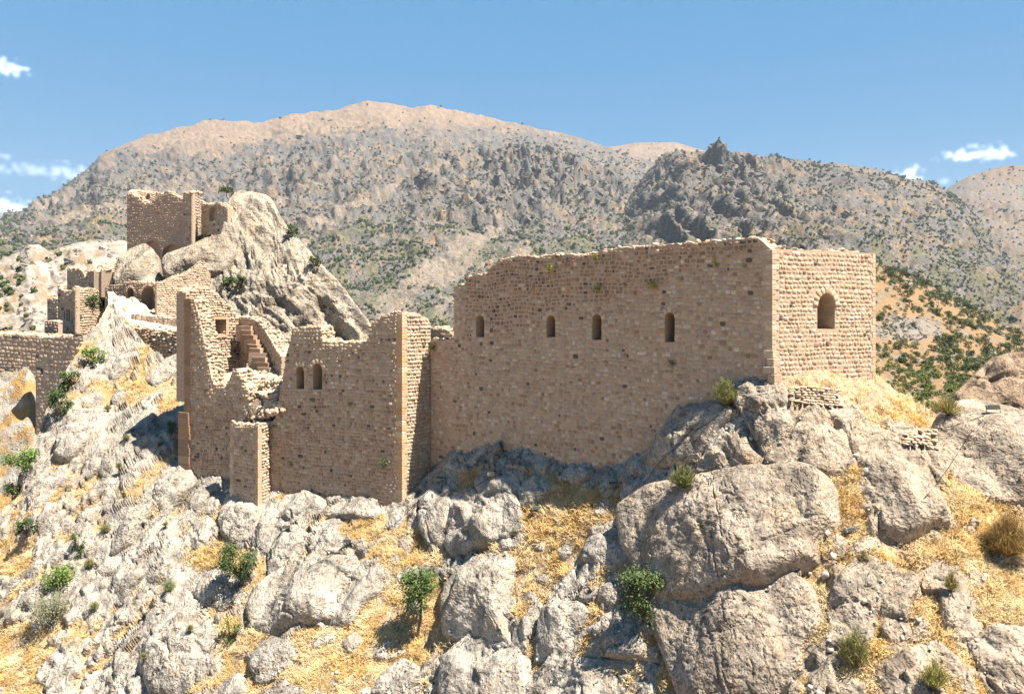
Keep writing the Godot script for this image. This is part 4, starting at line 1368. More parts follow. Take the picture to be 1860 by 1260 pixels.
	for p in [
		[[1060, 1002], [1085, 965], [1115, 955], [1140, 985], [1147, 1020], [1130, 1046], [1100, 1036], [1064, 1022]], [[1135, 945], [1150, 930], [1160, 985], [1166, 1022], [1150, 1012]],
		[[1075, 932], [1095, 900], [1112, 915], [1110, 936], [1085, 944]], [[1093, 885], [1105, 850], [1126, 870], [1115, 900], [1095, 907]], [[1132, 882], [1160, 865], [1192, 870], [1182, 900], [1150, 915], [1129, 906]],
		[[1130, 862], [1145, 830], [1180, 815], [1197, 840], [1172, 866], [1140, 872]], [[1190, 892], [1215, 862], [1260, 850], [1264, 872], [1215, 892]], [[1076, 950], [1100, 942], [1112, 955], [1095, 966], [1078, 962]],
		[[767, 887], [780, 865], [820, 850], [835, 880], [830, 905], [816, 960], [806, 1006], [785, 1002], [770, 960]], [[815, 907], [835, 890], [860, 888], [876, 905], [868, 945], [846, 966], [820, 982], [811, 950]],
		[[868, 882], [885, 850], [920, 832], [942, 850], [946, 880], [935, 902], [905, 896], [880, 902]], [[945, 892], [965, 865], [990, 855], [1004, 875], [1001, 895], [976, 916], [950, 922]],
		[[783, 862], [798, 832], [830, 820], [857, 828], [862, 852], [822, 862]], [[875, 852], [900, 820], [940, 810], [985, 815], [1012, 842], [1000, 866], [940, 857]], [[1000, 862], [1030, 838], [1075, 848], [1080, 868], [1040, 880]],
		[[888, 997], [930, 970], [956, 975], [946, 996], [915, 1004]], [[958, 990], [975, 975], [992, 990], [985, 1002]], [[934, 1168], [940, 1100], [965, 1075], [987, 1105], [972, 1157], [950, 1172]],
		[[812, 1262], [815, 1200], [850, 1165], [900, 1152], [932, 1172], [960, 1200], [967, 1262], [930, 1310], [840, 1310]], [[983, 1147], [1005, 1095], [1030, 1050], [1046, 1040], [1052, 1085], [1080, 1118], [1060, 1150], [1010, 1192], [977, 1202]],
		[[1060, 1150], [1085, 1122], [1150, 1113], [1197, 1150], [1194, 1202], [1110, 1197], [1040, 1188]], [[958, 1242], [1010, 1200], [1110, 1202], [1187, 1207], [1198, 1272], [1090, 1310], [960, 1310]], [[1058, 1077], [1075, 1045], [1110, 1043], [1132, 1085], [1120, 1102], [1080, 1097]],
		[[1015, 1000], [1030, 975], [1045, 985], [1038, 1005], [1022, 1020]], [[1010, 920], [1030, 915], [1040, 930], [1020, 936]],
		[[600, 1132], [625, 1070], [650, 1030], [690, 1018], [709, 1040], [705, 1062], [660, 1102], [640, 1132]], [[455, 1202], [470, 1175], [495, 1160], [530, 1170], [547, 1190], [500, 1232], [470, 1242]], [[378, 1280], [410, 1240], [440, 1226], [452, 1262], [440, 1300]],
		[[548, 1182], [575, 1155], [600, 1148], [610, 1166], [575, 1182]], [[620, 1172], [645, 1150], [662, 1166], [640, 1192]], [[678, 1262], [700, 1220], [735, 1200], [762, 1215], [770, 1236], [745, 1257], [730, 1300]],
		[[663, 1182], [690, 1168], [722, 1163], [737, 1186], [700, 1202], [675, 1197]], [[743, 1082], [760, 1083], [769, 1110], [745, 1112]], [[786, 1207], [812, 1190], [820, 1240], [795, 1252]], [[480, 1262], [520, 1245], [560, 1255], [570, 1300], [490, 1310]],
		[[488, 992], [500, 960], [520, 935], [546, 920], [552, 945], [560, 975], [548, 1012], [510, 1036], [490, 1046]], [[555, 980], [575, 955], [605, 945], [645, 943], [652, 966], [622, 1002], [572, 1014]], [[402, 947], [410, 915], [430, 893], [470, 896], [482, 920], [476, 950], [460, 977], [425, 987], [407, 972]],
		[[458, 987], [475, 950], [490, 913], [507, 930], [506, 960], [490, 1002], [470, 1012]], [[343, 932], [360, 890], [390, 858], [402, 885], [376, 917], [355, 937]], [[368, 927], [395, 895], [417, 878], [402, 920], [385, 937]],
		[[328, 1002], [345, 960], [375, 938], [397, 960], [392, 992], [350, 1007]], [[353, 1077], [375, 1045], [405, 1033], [427, 1060], [427, 1092], [400, 1110], [370, 1097]], [[278, 902], [290, 870], [320, 843], [352, 848], [357, 880], [330, 912], [300, 932]],
		[[498, 942], [520, 905], [560, 898], [592, 912], [585, 938], [540, 952]], [[590, 935], [610, 903], [650, 905], [692, 925], [682, 945], [630, 945]], [[698, 937], [720, 923], [737, 945], [720, 967], [700, 962]], [[748, 897], [772, 878], [772, 922], [750, 927]], [[723, 992], [735, 963], [752, 985], [740, 1012]], [[700, 1015], [715, 1000], [730, 1012], [720, 1030]],
		[[268, 1112], [300, 1073], [340, 1078], [372, 1110], [402, 1150], [412, 1200], [380, 1242], [330, 1265], [280, 1260], [255, 1190]], [[250, 1200], [275, 1130], [280, 1260], [250, 1300], [180, 1290], [190, 1230], [225, 1180]], [[268, 1062], [300, 1020], [340, 1013], [372, 1040], [362, 1072], [320, 1080], [290, 1080]],
		[[168, 1172], [215, 1112], [270, 1073], [277, 1085], [240, 1122], [190, 1174]], [[208, 1012], [215, 970], [250, 920], [282, 878], [272, 930], [240, 987]], [[103, 832], [115, 790], [150, 753], [177, 748], [180, 775], [160, 812], [125, 837]], [[53, 902], [60, 865], [90, 853], [107, 880], [85, 912], [60, 932]],
		[[148, 1122], [165, 1090], [190, 1073], [202, 1100], [180, 1132]], [[220, 870], [250, 830], [270, 835], [250, 880], [225, 895]], [[190, 930], [215, 890], [228, 900], [205, 945]], [[100, 1260], [120, 1200], [160, 1160], [175, 1190], [150, 1240], [120, 1290]], [[120, 760], [140, 730], [165, 735], [150, 765], [128, 780]],
		[[60, 1010], [85, 950], [120, 890], [140, 870], [130, 920], [100, 980], [75, 1030]], [[120, 1000], [145, 940], [180, 890], [205, 870], [190, 920], [160, 975], [135, 1020]], [[165, 1060], [195, 1010], [225, 990], [215, 1035], [185, 1075]],
		[[185, 860], [215, 810], [260, 760], [285, 745], [270, 790], [235, 830], [205, 870]], [[245, 820], [280, 775], [310, 760], [305, 800], [270, 840]], [[225, 770], [250, 735], [285, 715], [300, 725], [270, 755], [240, 785]], [[25, 1110], [45, 1060], [75, 1040], [70, 1080], [45, 1120]],
		[[205, 1090], [240, 1040], [270, 1010], [285, 1020], [255, 1060], [222, 1100]], [[235, 1010], [265, 960], [300, 930], [315, 945], [285, 990], [250, 1025]], [[130, 1100], [150, 1060], [175, 1050], [170, 1075], [145, 1110]], [[300, 1140], [330, 1090], [345, 1100], [320, 1145]],
		[[40, 880], [60, 830], [90, 790], [100, 800], [85, 840], [60, 880]], [[140, 700], [165, 660], [190, 640], [195, 660], [170, 695], [150, 715]], [[150, 850], [180, 820], [200, 815], [185, 850], [160, 870]], [[290, 880], [310, 840], [325, 850], [312, 885]],
		[[265, 690], [300, 655], [330, 640], [335, 660], [305, 690], [280, 700]], [[185, 680], [215, 640], [245, 625], [250, 650], [225, 680], [200, 700]], [[205, 725], [218, 706], [228, 716], [222, 735], [208, 738]]]:
		blob("boulder", p, {"h": 0.36})
	# rock outcrop across the gully on the right
	var oc := setting("far_outcrop")
	blob("boulder", [[1738, 712], [1760, 690], [1800, 650], [1860, 636], [1950, 640], [2000, 700], [1950, 780], [1860, 765], [1790, 752], [1745, 735]], {"d": 56.0, "h": 0.4, "parent": oc, "tint": Color(0.80, 0.66, 0.54), "cell": 0.16, "k": 0.6, "craggy": true})
	blob("boulder", [[1742, 720], [1770, 700], [1810, 715], [1830, 750], [1800, 770], [1750, 760]], {"d": 53.0, "h": 0.4, "parent": oc, "tint": Color(0.80, 0.66, 0.54), "cell": 0.16, "k": 0.6, "craggy": true})

# ------------------------------------------------------------------ the fortress
# one stock of building stone serves every wall; OLD is the dark older masonry high in the long wall, BROWN its stained foot
const TAN := [[6, Color(0.53, 0.405, 0.305)], [5, Color(0.575, 0.465, 0.36)], [3, Color(0.47, 0.35, 0.26)], [2, Color(0.60, 0.525, 0.43)], [1.2, Color(0.43, 0.38, 0.33)], [0.9, Color(0.36, 0.255, 0.18)], [0.5, Color(0.64, 0.59, 0.52)], [0.3, Color(0.13, 0.12, 0.115)]]
const OLD := [[5, Color(0.431, 0.280, 0.181)], [4, Color(0.360, 0.251, 0.181)], [2, Color(0.543, 0.372, 0.253)], [2, Color(0.319, 0.200, 0.133)], [1.2, Color(0.481, 0.393, 0.332)], [1.3, Color(0.160, 0.127, 0.105)], [0.5, Color(0.735, 0.586, 0.464)]]
const BROWN := [[5, Color(0.46, 0.335, 0.24)], [4, Color(0.53, 0.405, 0.305)], [3, Color(0.40, 0.275, 0.19)], [1.5, Color(0.575, 0.465, 0.36)], [1, Color(0.43, 0.38, 0.33)], [0.4, Color(0.13, 0.12, 0.115)]]

func build_hall():
	var L := Wall.new(Vector2(780, 49.77), Vector2(1403, 35.45))
	var E := Wall.new(Vector2(1403, 35.45), Vector2(1590, 38.8))
	var hall := thing("fortress_hall", L.pos(L.length, -6.0), "long roofless stone hall with four narrow arched windows above grey boulders", "ruin")
	var inner := Node3D.new()
	inner.name = "long_wall"
	hall.add_child(inner)
	inner.position = -hall.position
	var old_line := [[840, 612], [960, 600], [1000, 570], [1090, 548], [1200, 510], [1330, 472], [1400, 440]]
	var smear := func(px: float, py: float):
		return OLD if py + N.big.get_noise_2d(px * 0.05, py * 0.05) * 22.0 < tab(old_line, px) and px > 846 else (BROWN if py > 770 and N.big.get_noise_2d(px * 0.02, py * 0.02) > 0.0 else TAN)
	var st := {"course": 0.215, "wide": 1.12, "proud": 0.030, "tone": smear, "mortar": MORTAR, "units": [0, 10], "arch_tones": DRESSED, "skip_b": 0.45, "collect": true, "wave": 0.5, "open": func(px: float, py: float): return px > 846 and py < tab(old_line, px)}
	var stones := wall(inner, L, [[782, 617], [824, 617], [826, 518], [845, 517], [847, 503], [862, 500], [885, 498], [888, 488], [905, 473], [930, 468], [950, 465], [975, 467], [1000, 463], [1080, 462], [1090, 455], [1130, 450], [1200, 445], [1280, 439], [1340, 434], [1376, 432], [1388, 440], [1396, 449], [1403, 452]],
		[[780, 905], [900, 905], [1050, 905], [1180, 890], [1290, 790], [1403, 725]],
		[[865, 880, 572, 612, true, 1.1], [993, 1009, 572, 612, true, 1.1], [1076, 1093, 570, 617, true, 1.1], [1208, 1226, 567, 621, true, 1.1]], st, 1.4)
	# dressed jambs beside the windows
	for o in [[865, 880, 585, 612], [993, 1009, 585, 612], [1076, 1093, 584, 617], [1208, 1226, 582, 621]]:
		for side in 2:
			var a := L.hit(o[side], o[3])
			var y := a.y
			var top := L.hit(o[side], o[2]).y
			var k := 0
			while y < top - 0.1:
				var ln := (0.42 if (k + side) % 2 == 0 else 0.28) * rng.randf_range(0.9, 1.1)
				var b := Basis(L.u * ln, Vector3.UP * 0.215, L.n * 0.095)
				var sc: float = a.x + (-ln / 2 if side == 0 else ln / 2)
				stones.append([Transform3D(b, L.pos(sc, y + 0.11, -0.05)), rng.randi_range(18, 23), pick(DRESSED), "jamb_stone", 8.0])
				y += 0.222
				k += 1
	lay_stones(inner, stones, 300)
	# dressed left end of the high part
	var ls := L.s_of(825)
	var face := L.pos(ls, 0)
	quoins(inner, face, L.u, -L.n, L.hit(826, 612).y, L.hit(826, 519).y, 0.22, DRESSED, 0.5, 0.5)
	var ew := Node3D.new()
	ew.name = "end_wall"
	hall.add_child(ew)
	ew.position = -hall.position
	wall(ew, E, [[1403, 452], [1470, 455], [1540, 457], [1590, 461]], [[1403, 730], [1590, 720]], [[1485, 1517, 533, 598, true, 1.2]],
		{"course": 0.205, "wide": 1.2, "proud": 0.030, "tones": TAN, "mortar": MORTAR, "units": [10, 18], "arch_tones": DRESSED, "skip_a": 0.36, "skip_b": 0.32, "singles": 260, "wave": 0.14, "cap_tones": TAN, "rag": 0.04}, 1.2)
	var corner := L.pos(L.length, 0)
	quoins(ew, corner, -L.u, E.u, L.hit(1403, 735).y, L.hit(1403, 451).y, 0.222, DRESSED, 0.46, 0.40, 0.42, L.hit(1403, 636).y)
	quoins(ew, E.pos(E.length, 0), -E.u, -E.n, E.hit(1590, 725).y, E.hit(1590, 460).y, 0.215, DRESSED, 0.34, 0.4)
	# return wall behind the end wall
	var f := Flat.new()
	var back := E.pos(E.length, 0)
	f.box(back - E.n * 4.0 - E.u * 0.62 + Vector3(0, -2.0, 0), E.u * 0.55, Vector3(0, 4.6, 0), E.n * 3.9, Color(0.445, 0.337, 0.234))
	put("return_wall", f.done(), M.mortar, hall).position = -hall.position

func build_front_wall():
	var W := Wall.new(Vector2(335, 55.5), Vector2(730, 47.8))
	var S := Wall.new(Vector2(730, 47.8), Vector2(782, 49.9))
	var fw := thing("ruined_tower", W.pos(W.length / 2, -10), "ruined square tower of tan rubble with two arched windows and a broken skyline", "ruin")
	var a := Node3D.new()
	a.name = "front_wall"
	fw.add_child(a)
	a.position = -fw.position
	var tone := func(px: float, py: float):
		return BROWN if py > 740 + N.big.get_noise_2d(px * 0.02, py * 0.02) * 130.0 else TAN
	wall(a, W, [[335, 541], [352, 544], [358, 566], [366, 600], [374, 640], [383, 684], [388, 698], [413, 700], [418, 684], [424, 670], [432, 673], [440, 692], [446, 703], [451, 709], [452, 765], [488, 768], [499, 762], [505, 735], [511, 705], [516, 672], [521, 642], [528, 618], [530, 599], [545, 594], [582, 593], [586, 621], [668, 621], [671, 600], [677, 584], [690, 577], [706, 570], [730, 568]],
		[[335, 900], [420, 940], [480, 950], [730, 975]], [[538, 552, 665, 706, true, 1.0], [568, 585, 660, 707, true, 1.0]],
		{"course": 0.215, "wide": 1.1, "proud": 0.04, "tone": tone, "mortar": MORTAR, "units": [0, 10], "singles": 300, "skip_b": 0.4, "skip_a": 0.5, "arch_tones": DRESSED, "rag": 0.16, "wave": 0.3}, 1.25)
	var sw := Node3D.new()
	sw.name = "side_wall"
	fw.add_child(sw)
	sw.position = -fw.position
	wall(sw, S, [[730, 568], [760, 570], [774, 577], [782, 591]], [[730, 975], [782, 920]], [],
		{"course": 0.215, "wide": 1.1, "proud": 0.07, "tones": TAN, "mortar": MORTAR, "units": [10, 18], "singles": 200, "skip_a": 0.38, "wave": 0.08}, 1.0)
	quoins(sw, W.pos(W.length, 0), -W.u, S.u, W.hit(730, 960).y, W.hit(730, 569).y, 0.228, [[3, Color(0.594, 0.416, 0.270)], [2, Color(0.615, 0.396, 0.211)], [2, Color(0.657, 0.485, 0.333)]], 0.50, 0.46)
	# reddish dressed edge on the far left, wider towards its foot
	quoins(a, W.pos(0, 0), W.u, -W.n + W.u * 0.15, W.hit(335, 890).y, W.hit(335, 542).y, 0.31, [[3, Color(0.392, 0.233, 0.149)], [2, Color(0.350, 0.218, 0.140)], [1, Color(0.466, 0.297, 0.189)]], 0.95, 0.8)
	quoins(a, W.pos(-0.45, 0, 0.12), W.u, -W.n + W.u * 0.15, W.hit(335, 890).y, W.hit(335, 748).y, 0.34, [[3, Color(0.44, 0.26, 0.17)], [2, Color(0.38, 0.24, 0.16)], [1, Color(0.50, 0.33, 0.22)]], 1.0, 1.6, 0.0, 0.0, true)
	# low piece of wall between the tower and the hall
	var lp := thing("low_wall", Vector3.ZERO, "short low stretch of wall between the tower and the long hall", "wall")
	wall(lp, Wall.new(Vector2(778, 51.6), Vector2(824, 50.2)), [[778, 597], [800, 596], [814, 600], [824, 610]], [[778, 660], [824, 660]], [], {"course": 0.26, "wide": 1.5, "proud": 0.05, "tones": DRESSED, "mortar": MORTAR, "units": [18, 24], "singles": 60}, 1.0)
	# buttress
	var bt := thing("buttress", at(445, 900, 50.5), "square stone buttress with dressed corners against the broken front wall", "buttress")
	var bi := Node3D.new()
	bi.name = "masonry"
	bt.add_child(bi)
	bi.position = -bt.position
	var B1 := Wall.new(Vector2(418, 52.3), Vector2(468, 50.9))
	var B2 := Wall.new(Vector2(468, 50.9), Vector2(488, 52.0))
	wall(bi, B1, [[418, 768], [440, 772], [468, 772]], [[418, 935], [468, 950]], [], {"course": 0.215, "wide": 1.1, "proud": 0.04, "tones": TAN, "mortar": MORTAR, "units": [0, 10], "skip_a": 0.3, "skip_b": 0.3, "singles": 120, "rag": 0.05}, 0.3)
	wall(bi, B2, [[468, 772], [488, 770]], [[468, 950], [488, 940]], [], {"course": 0.215, "wide": 1.1, "proud": 0.08, "tones": TAN, "mortar": MORTAR, "units": [10, 18], "skip_a": 0.35, "singles": 60, "rag": 0.05}, 0.15)
	quoins(bi, B1.pos(B1.length, 0), -B1.u, B2.u, B1.hit(468, 945).y, B1.hit(468, 772).y, 0.22, [[3, Color(0.594, 0.396, 0.234)], [2, Color(0.657, 0.495, 0.342)]], 0.34, 0.40)
	quoins(bi, B1.pos(0, 0), B1.u, -B1.n, B1.hit(418, 930).y, B1.hit(418, 769).y, 0.22, DRESSED, 0.36, 0.40)
	# inner wall that runs back from the left corner, sunlit
	var iw := thing("inner_wall", at(420, 690, 57), "sunlit rubble wall with a small square window behind the broken front wall", "wall")
	var ii := Node3D.new()
	ii.name = "masonry"
	iw.add_child(ii)
	ii.position = -iw.position
	var P := Wall.new(Vector2(337, 56.0), Vector2(502, 64.5))
	wall(ii, P, [[337, 531], [350, 524], [365, 518], [380, 522], [395, 533], [408, 547], [420, 562], [430, 574], [470, 579], [502, 600]], [[337, 730], [502, 720]], [[388, 408, 580, 607, false, 0.9]],
		{"course": 0.20, "wide": 1.35, "proud": 0.085, "tones": TAN, "mortar": MORTAR, "units": [10, 18], "singles": 260, "wave": 0.6, "rag": 0.25}, 0.9)
	for q in [[[385, 411], [575, 580]], [[385, 411], [607, 613]], [[383, 388], [580, 607]], [[408, 413], [580, 607]]]:
		var p0 := P.hit(q[0][0], q[1][1])
		var p1 := P.hit(q[0][1], q[1][0])
		var fl := Flat.new()
		fl.box(P.pos((p0.x + p1.x) / 2, (p0.y + p1.y) / 2, 0.02), P.u * ((p1.x - p0.x) / 2 - 0.004), Vector3(0, (p1.y - p0.y) / 2 - 0.004, 0), P.n * 0.11)
		put("window_frame", fl.done(), tone_mat(Color(0.615, 0.446, 0.306)), ii)
	# stair and its parapet
	var pr := thing("stair_parapet", at(470, 640, 56), "curving white-topped parapet descending beside a ruined stair", "parapet")
	var pi := Node3D.new()
	pi.name = "masonry"
	pr.add_child(pi)
	pi.position = -pr.position
	wall(pi, Wall.new(Vector2(430, 60.8), Vector2(480, 58.4)), [[430, 575], [455, 577], [468, 584], [480, 598]], [[430, 640], [480, 680]], [], {"course": 0.2, "wide": 1.2, "proud": 0.03, "tones": TAN, "mortar": MORTAR, "units": [0, 10], "cap_tones": TAN, "singles": 40}, 0.9)
	wall(pi, Wall.new(Vector2(480, 58.4), Vector2(511, 55.2)), [[480, 598], [492, 618], [503, 638], [511, 648]], [[480, 690], [511, 700]], [], {"course": 0.2, "wide": 1.2, "proud": 0.03, "tones": TAN, "mortar": MORTAR, "units": [0, 10], "cap_tones": TAN, "singles": 40}, 1.1)
	var sr := thing("stair", at(470, 680, 56), "worn stone stair climbing beside the parapet", "stair")
	for k in 11:
		var t := k / 10.0
		var c := at(lerpf(489, 446, t), lerpf(676, 592, t), lerpf(56.4, 59.6, t))
		var fl := Flat.new()
		var ux := P.u
		fl.box(Vector3(0, -0.55, 0), P.n * (0.62 + rng.randf_range(-0.15, 0.15)), Vector3(0, 0.60 + rng.randf_range(-0.05, 0.05), 0), ux * rng.randf_range(0.28, 0.38))
		var s := put("step", fl.done(), tone_mat(pick(BROWN)), sr)
		s.position = c - sr.position
		s.rotation = Vector3(rng.randf_range(-0.05, 0.05), rng.randf_range(-0.12, 0.12), rng.randf_range(-0.05, 0.05))
	# ledge of rubble behind the front wall, and the heap in its breach
	var lg := setting("terrace")
	var fl2 := sheet(405, 520, 2.0, 26, [[405, 676], [430, 676], [470, 673], [520, 676]], [[405, 712], [520, 716]], func(px, py, t): return W.d_of(px) + 0.6 + t * 3.4,
		func(p: Vector3, _x, _y, _t): return p + Vector3(0, N.fine.get_noise_3d(p.x, p.y, p.z) * 0.3, 0),
		func(p: Vector3, _x, _y, _t):
			var k: float = 1.0 + N.col.get_noise_3d(p.x * 2, p.y * 2, p.z * 2) * 0.3
			return Color(0.60 * k, 0.52 * k, 0.42 * k))
	put("earth_surface", fl2.mesh, M.earth, lg)
	var heap := thing("rubble_heap", at(485, 765, 51.2), "pale heap of rubble spilling through the breach above the buttress", "rubble")
	var hs := []
	for k in 420:
		var px := rng.randf_range(449, 516)
		var yt := tab([[449, 700], [462, 690], [480, 684], [516, 690]], px)
		var yb := tab([[449, 768], [516, 745]], px)
		var t := rng.randf()
		var p := at(px, lerpf(yb, yt, t), lerpf(W.d_of(px) - 0.15, W.d_of(px) + 2.0, t) + rng.randf_range(-0.15, 0.25))
		var z := rng.randf_range(0.16, 0.42)
		var b := Basis(Vector3(rng.randf() - 0.5, rng.randf() - 0.5, rng.randf() - 0.5).normalized(), rng.randf() * TAU) * Basis.from_scale(Vector3(z * rng.randf_range(0.8, 1.5), z * 0.8, z * 0.9))
		hs.append([Transform3D(b, p - heap.position), rng.randi_range(10, 17), pick(TAN), "stone", z])
	lay_stones(heap, hs, 90)
	blob("rubble_core", [[449, 775], [452, 712], [470, 692], [500, 690], [516, 700], [510, 740], [496, 775]], {"d": 53.6, "h": 0.25, "parent": heap, "mat": M.rock, "tint": Color(0.700, 0.620, 0.550)}).position -= heap.position

func ruin(called: String, label: String, category: String, walls: Array, group := "") -> Node3D:
	var w0 := Wall.new(walls[0][0], walls[0][1])
	var o := thing(called, w0.pos(w0.length / 2, -6.0), label, category, group)
	var k := 0
	for w in walls:      # [left, right, top, low, openings, style, thickness, name]
		var h := Node3D.new()
		h.name = w[7] if w.size() > 7 else "wall"
		o.add_child(h, true)
		h.position = -o.position
		wall(h, Wall.new(w[0], w[1]), w[2], w[3], w[4], w[5], w[6])
		k += 1
	return o

func build_far_castle():
	var plaster := {"course": 0.34, "wide": 1.1, "proud": 0.025, "tones": [[5, Color(0.50, 0.365, 0.28)], [3, Color(0.53, 0.405, 0.305)], [2, Color(0.45, 0.33, 0.25)]], "mortar": Color(0.51, 0.375, 0.29), "units": [0, 10], "rag": 0.3, "voussoirs": false, "cap_tones": TAN}
	var grey := {"course": 0.36, "wide": 1.25, "proud": 0.05, "tones": TAN, "mortar": MORTAR, "units": [0, 10], "rag": 0.12, "cap_tones": TAN}
	var rough := {"course": 0.30, "wide": 1.2, "proud": 0.09, "tones": TAN, "mortar": MORTAR, "units": [10, 18], "rag": 0.3}
	var brick := {"course": 0.22, "wide": 1.5, "proud": 0.06, "tones": TAN, "mortar": MORTAR, "units": [10, 18], "rag": 0.3}
	var lower := {"course": 0.40, "wide": 1.3, "proud": 0.03, "tones": TAN, "mortar": MORTAR, "units": [0, 10], "rag": 0.08}
	ruin("castle_keep", "tall square keep of brown plastered stone on the rock spur", "keep", [
		[Vector2(230, 108), Vector2(331, 104), [[230, 352], [239, 351], [243, 357], [250, 357], [256, 364], [262, 369], [274, 368], [282, 361], [289, 353], [298, 351], [303, 346], [307, 350], [316, 355], [331, 361]], [[230, 500], [331, 490]], [[256, 291, 436, 480, true, 0.7], [293, 329, 443, 480, true, 0.7]], plaster, 1.2, "front_wall"],
		[Vector2(331, 103.4), Vector2(349.5, 102.6), [[331, 359], [335, 350], [345, 348], [349.5, 349]], [[331, 490], [349.5, 480]], [], grey, 0.4, "corner_pier"],
		[Vector2(349.5, 102.6), Vector2(365.5, 109.5), [[349.5, 349], [357, 348], [365.5, 352]], [[349.5, 480], [365.5, 460]], [], grey, 0.15, "side_wall"],
		[Vector2(246, 113), Vector2(300, 122), [[246, 350], [250, 346], [275, 349], [300, 352]], [[246, 420], [300, 420]], [[264, 271, 353, 364, true, 1.0]], rough, 1.2, "inner_wall"],
		[Vector2(296, 113), Vector2(333, 118), [[296, 351], [315, 353], [333, 358]], [[296, 420], [333, 420]], [], rough, 1.2, "inner_wall"]])
	ruin("arched_wall", "short grey wall with a tall arched niche beside the keep", "wall", [[Vector2(365, 105), Vector2(413, 99), [[365, 368], [372, 371], [400, 370], [413, 379]], [[365, 425], [413, 425]], [[379, 393, 374, 402, true, 0.6]], grey, 1.0]])
	ruin("castle_tower", "roofless grey tower highest of the lower castle towers", "tower", [
		[Vector2(121, 101), Vector2(175, 98), [[121, 489], [130, 488], [146, 490], [152, 498], [156, 507], [159, 492], [175, 490]], [[121, 560], [175, 560]], [], grey, 0.4, "front_wall"],
		[Vector2(175, 98), Vector2(200, 105), [[175, 490], [190, 489], [200, 494]], [[175, 560], [200, 560]], [], rough, 0.15, "side_wall"]])
	ruin("castle_tower", "grey tower with battlements and a paired window low in the lower castle", "tower", [
		[Vector2(104, 92), Vector2(138, 90), [[104, 518], [109, 518], [109.4, 529], [132, 530], [132.4, 521], [138, 521]], [[104, 630], [138, 630]], [[115, 117.5, 567, 580, false, 0.38], [119.5, 122.5, 562, 583, false, 0.38], [123.5, 126.5, 562, 583, false, 0.38]], grey, 0.4, "front_wall"],
		[Vector2(138, 90), Vector2(184, 98), [[138, 526], [152, 526], [165, 525], [184, 531]], [[138, 640], [184, 640]], [], rough, 0.15, "side_wall"]])
	ruin("castle_annex", "plain low annex wall beside the battlemented tower", "wall", [[Vector2(85, 94.5), Vector2(104, 93.5), [[85, 543], [104, 542]], [[85, 620], [104, 620]], [], grey, 0.5]])
	ruin("castle_annex", "small ruined block with a rubble pile at the foot of the battlemented tower", "wall", [[Vector2(80, 88), Vector2(105, 87), [[80, 584], [95, 583], [105, 585]], [[80, 640], [105, 640]], [], grey, 0.5]])
	ruin("castle_wall", "long low curtain wall of grey stone at the bottom of the castle", "wall", [[Vector2(-120, 87), Vector2(120, 81), [[-120, 603], [0, 607], [120, 612]], [[-120, 740], [120, 740]], [[33, 35, 640, 646, false, 0.8]], lower, 1.6]])
	ruin("wall_tower", "square grey wall tower with one slit standing out from the low curtain wall", "tower", [
		[Vector2(64, 78.5), Vector2(150, 76.0), [[64, 614], [100, 612], [150, 612]], [[64, 850], [150, 800]], [[72.5, 77, 669, 680, false, 0.8]], lower, 1.6]])
	ruin("vaulted_ruin", "sunlit ruin with a dark arched door and a tall dark breach", "ruin", [
		[Vector2(190, 93), Vector2(286, 90), [[190, 521], [205, 517], [222, 513], [240, 511], [286, 515]], [[190, 575], [286, 600]], [[231, 242, 523, 545, true, 1.3], [257, 281, 520, 565, true, 1.4]], {"course": 0.26, "wide": 1.2, "proud": 0.06, "tones": BROWN, "mortar": MORTAR, "units": [0, 10], "cap_tones": TAN}, 1.5]])
	ruin("ruined_wall", "ragged white rubble wall stub leaning on the rock below the keep", "wall", [[Vector2(203, 97), Vector2(224, 103), [[203, 492], [207, 478], [214, 473], [224, 482]], [[203, 540], [224, 540]], [], rough, 1.2], [Vector2(186, 97), Vector2(204, 101), [[186, 494], [195, 486], [204, 492]], [[186, 540], [204, 540]], [], rough, 1.0]])
	ruin("brick_wall", "tall wall of small pale bricks rising towards the crag", "wall", [[Vector2(284, 87), Vector2(382, 93), [[284, 514], [296, 512], [310, 504], [335, 497], [352, 486], [362, 478], [370, 474], [376, 488], [382, 500]], [[284, 620], [382, 620]], [], brick, 0.3]])
	ruin("path_parapet", "low plastered parapet along the white castle path", "parapet", [[Vector2(237, 79), Vector2(334, 76), [[237, 571], [262, 574], [296, 576], [297, 579], [334, 577]], [[237, 610], [334, 615]], [], {"course": 0.25, "wide": 2.4, "proud": 0.012, "tones": [[1, Color(0.620, 0.514, 0.386)], [1, Color(0.620, 0.470, 0.350)]], "mortar": MORTAR, "units": [18, 24], "cap_tones": TAN, "rag": 0.04}, 0.6]])
	ruin("retaining_wall", "overhanging rough rubble wall holding up the white castle path", "wall", [[Vector2(207, 73.2), Vector2(336, 70.2), [[207, 586], [225, 589], [260, 595], [290, 600], [334, 600]], [[207, 625], [235, 675], [270, 700], [336, 700]], [], {"course": 0.26, "wide": 1.2, "proud": 0.20, "tones": TAN, "mortar": MORTAR, "units": [10, 18], "wave": 1.2, "rag": 0.3, "cap_tones": TAN}, 1.5]])
	# the white path behind its parapet and the bright rubble above it
	var pt := setting("castle_path")
	var f := Flat.new()
	var row := [[at(205, 588, 75), at(334, 601, 72.2)], [at(207, 574, 80), at(334, 598, 74.5)], [at(205, 566, 86), at(260, 572, 88)]]
	for k in 2:
		f.quad(row[k][0], row[k + 1][0], row[k + 1][1], row[k][1])
	put("path_surface", f.done(), M.path_plaster, pt)
	var rs := setting("rubble_slope")
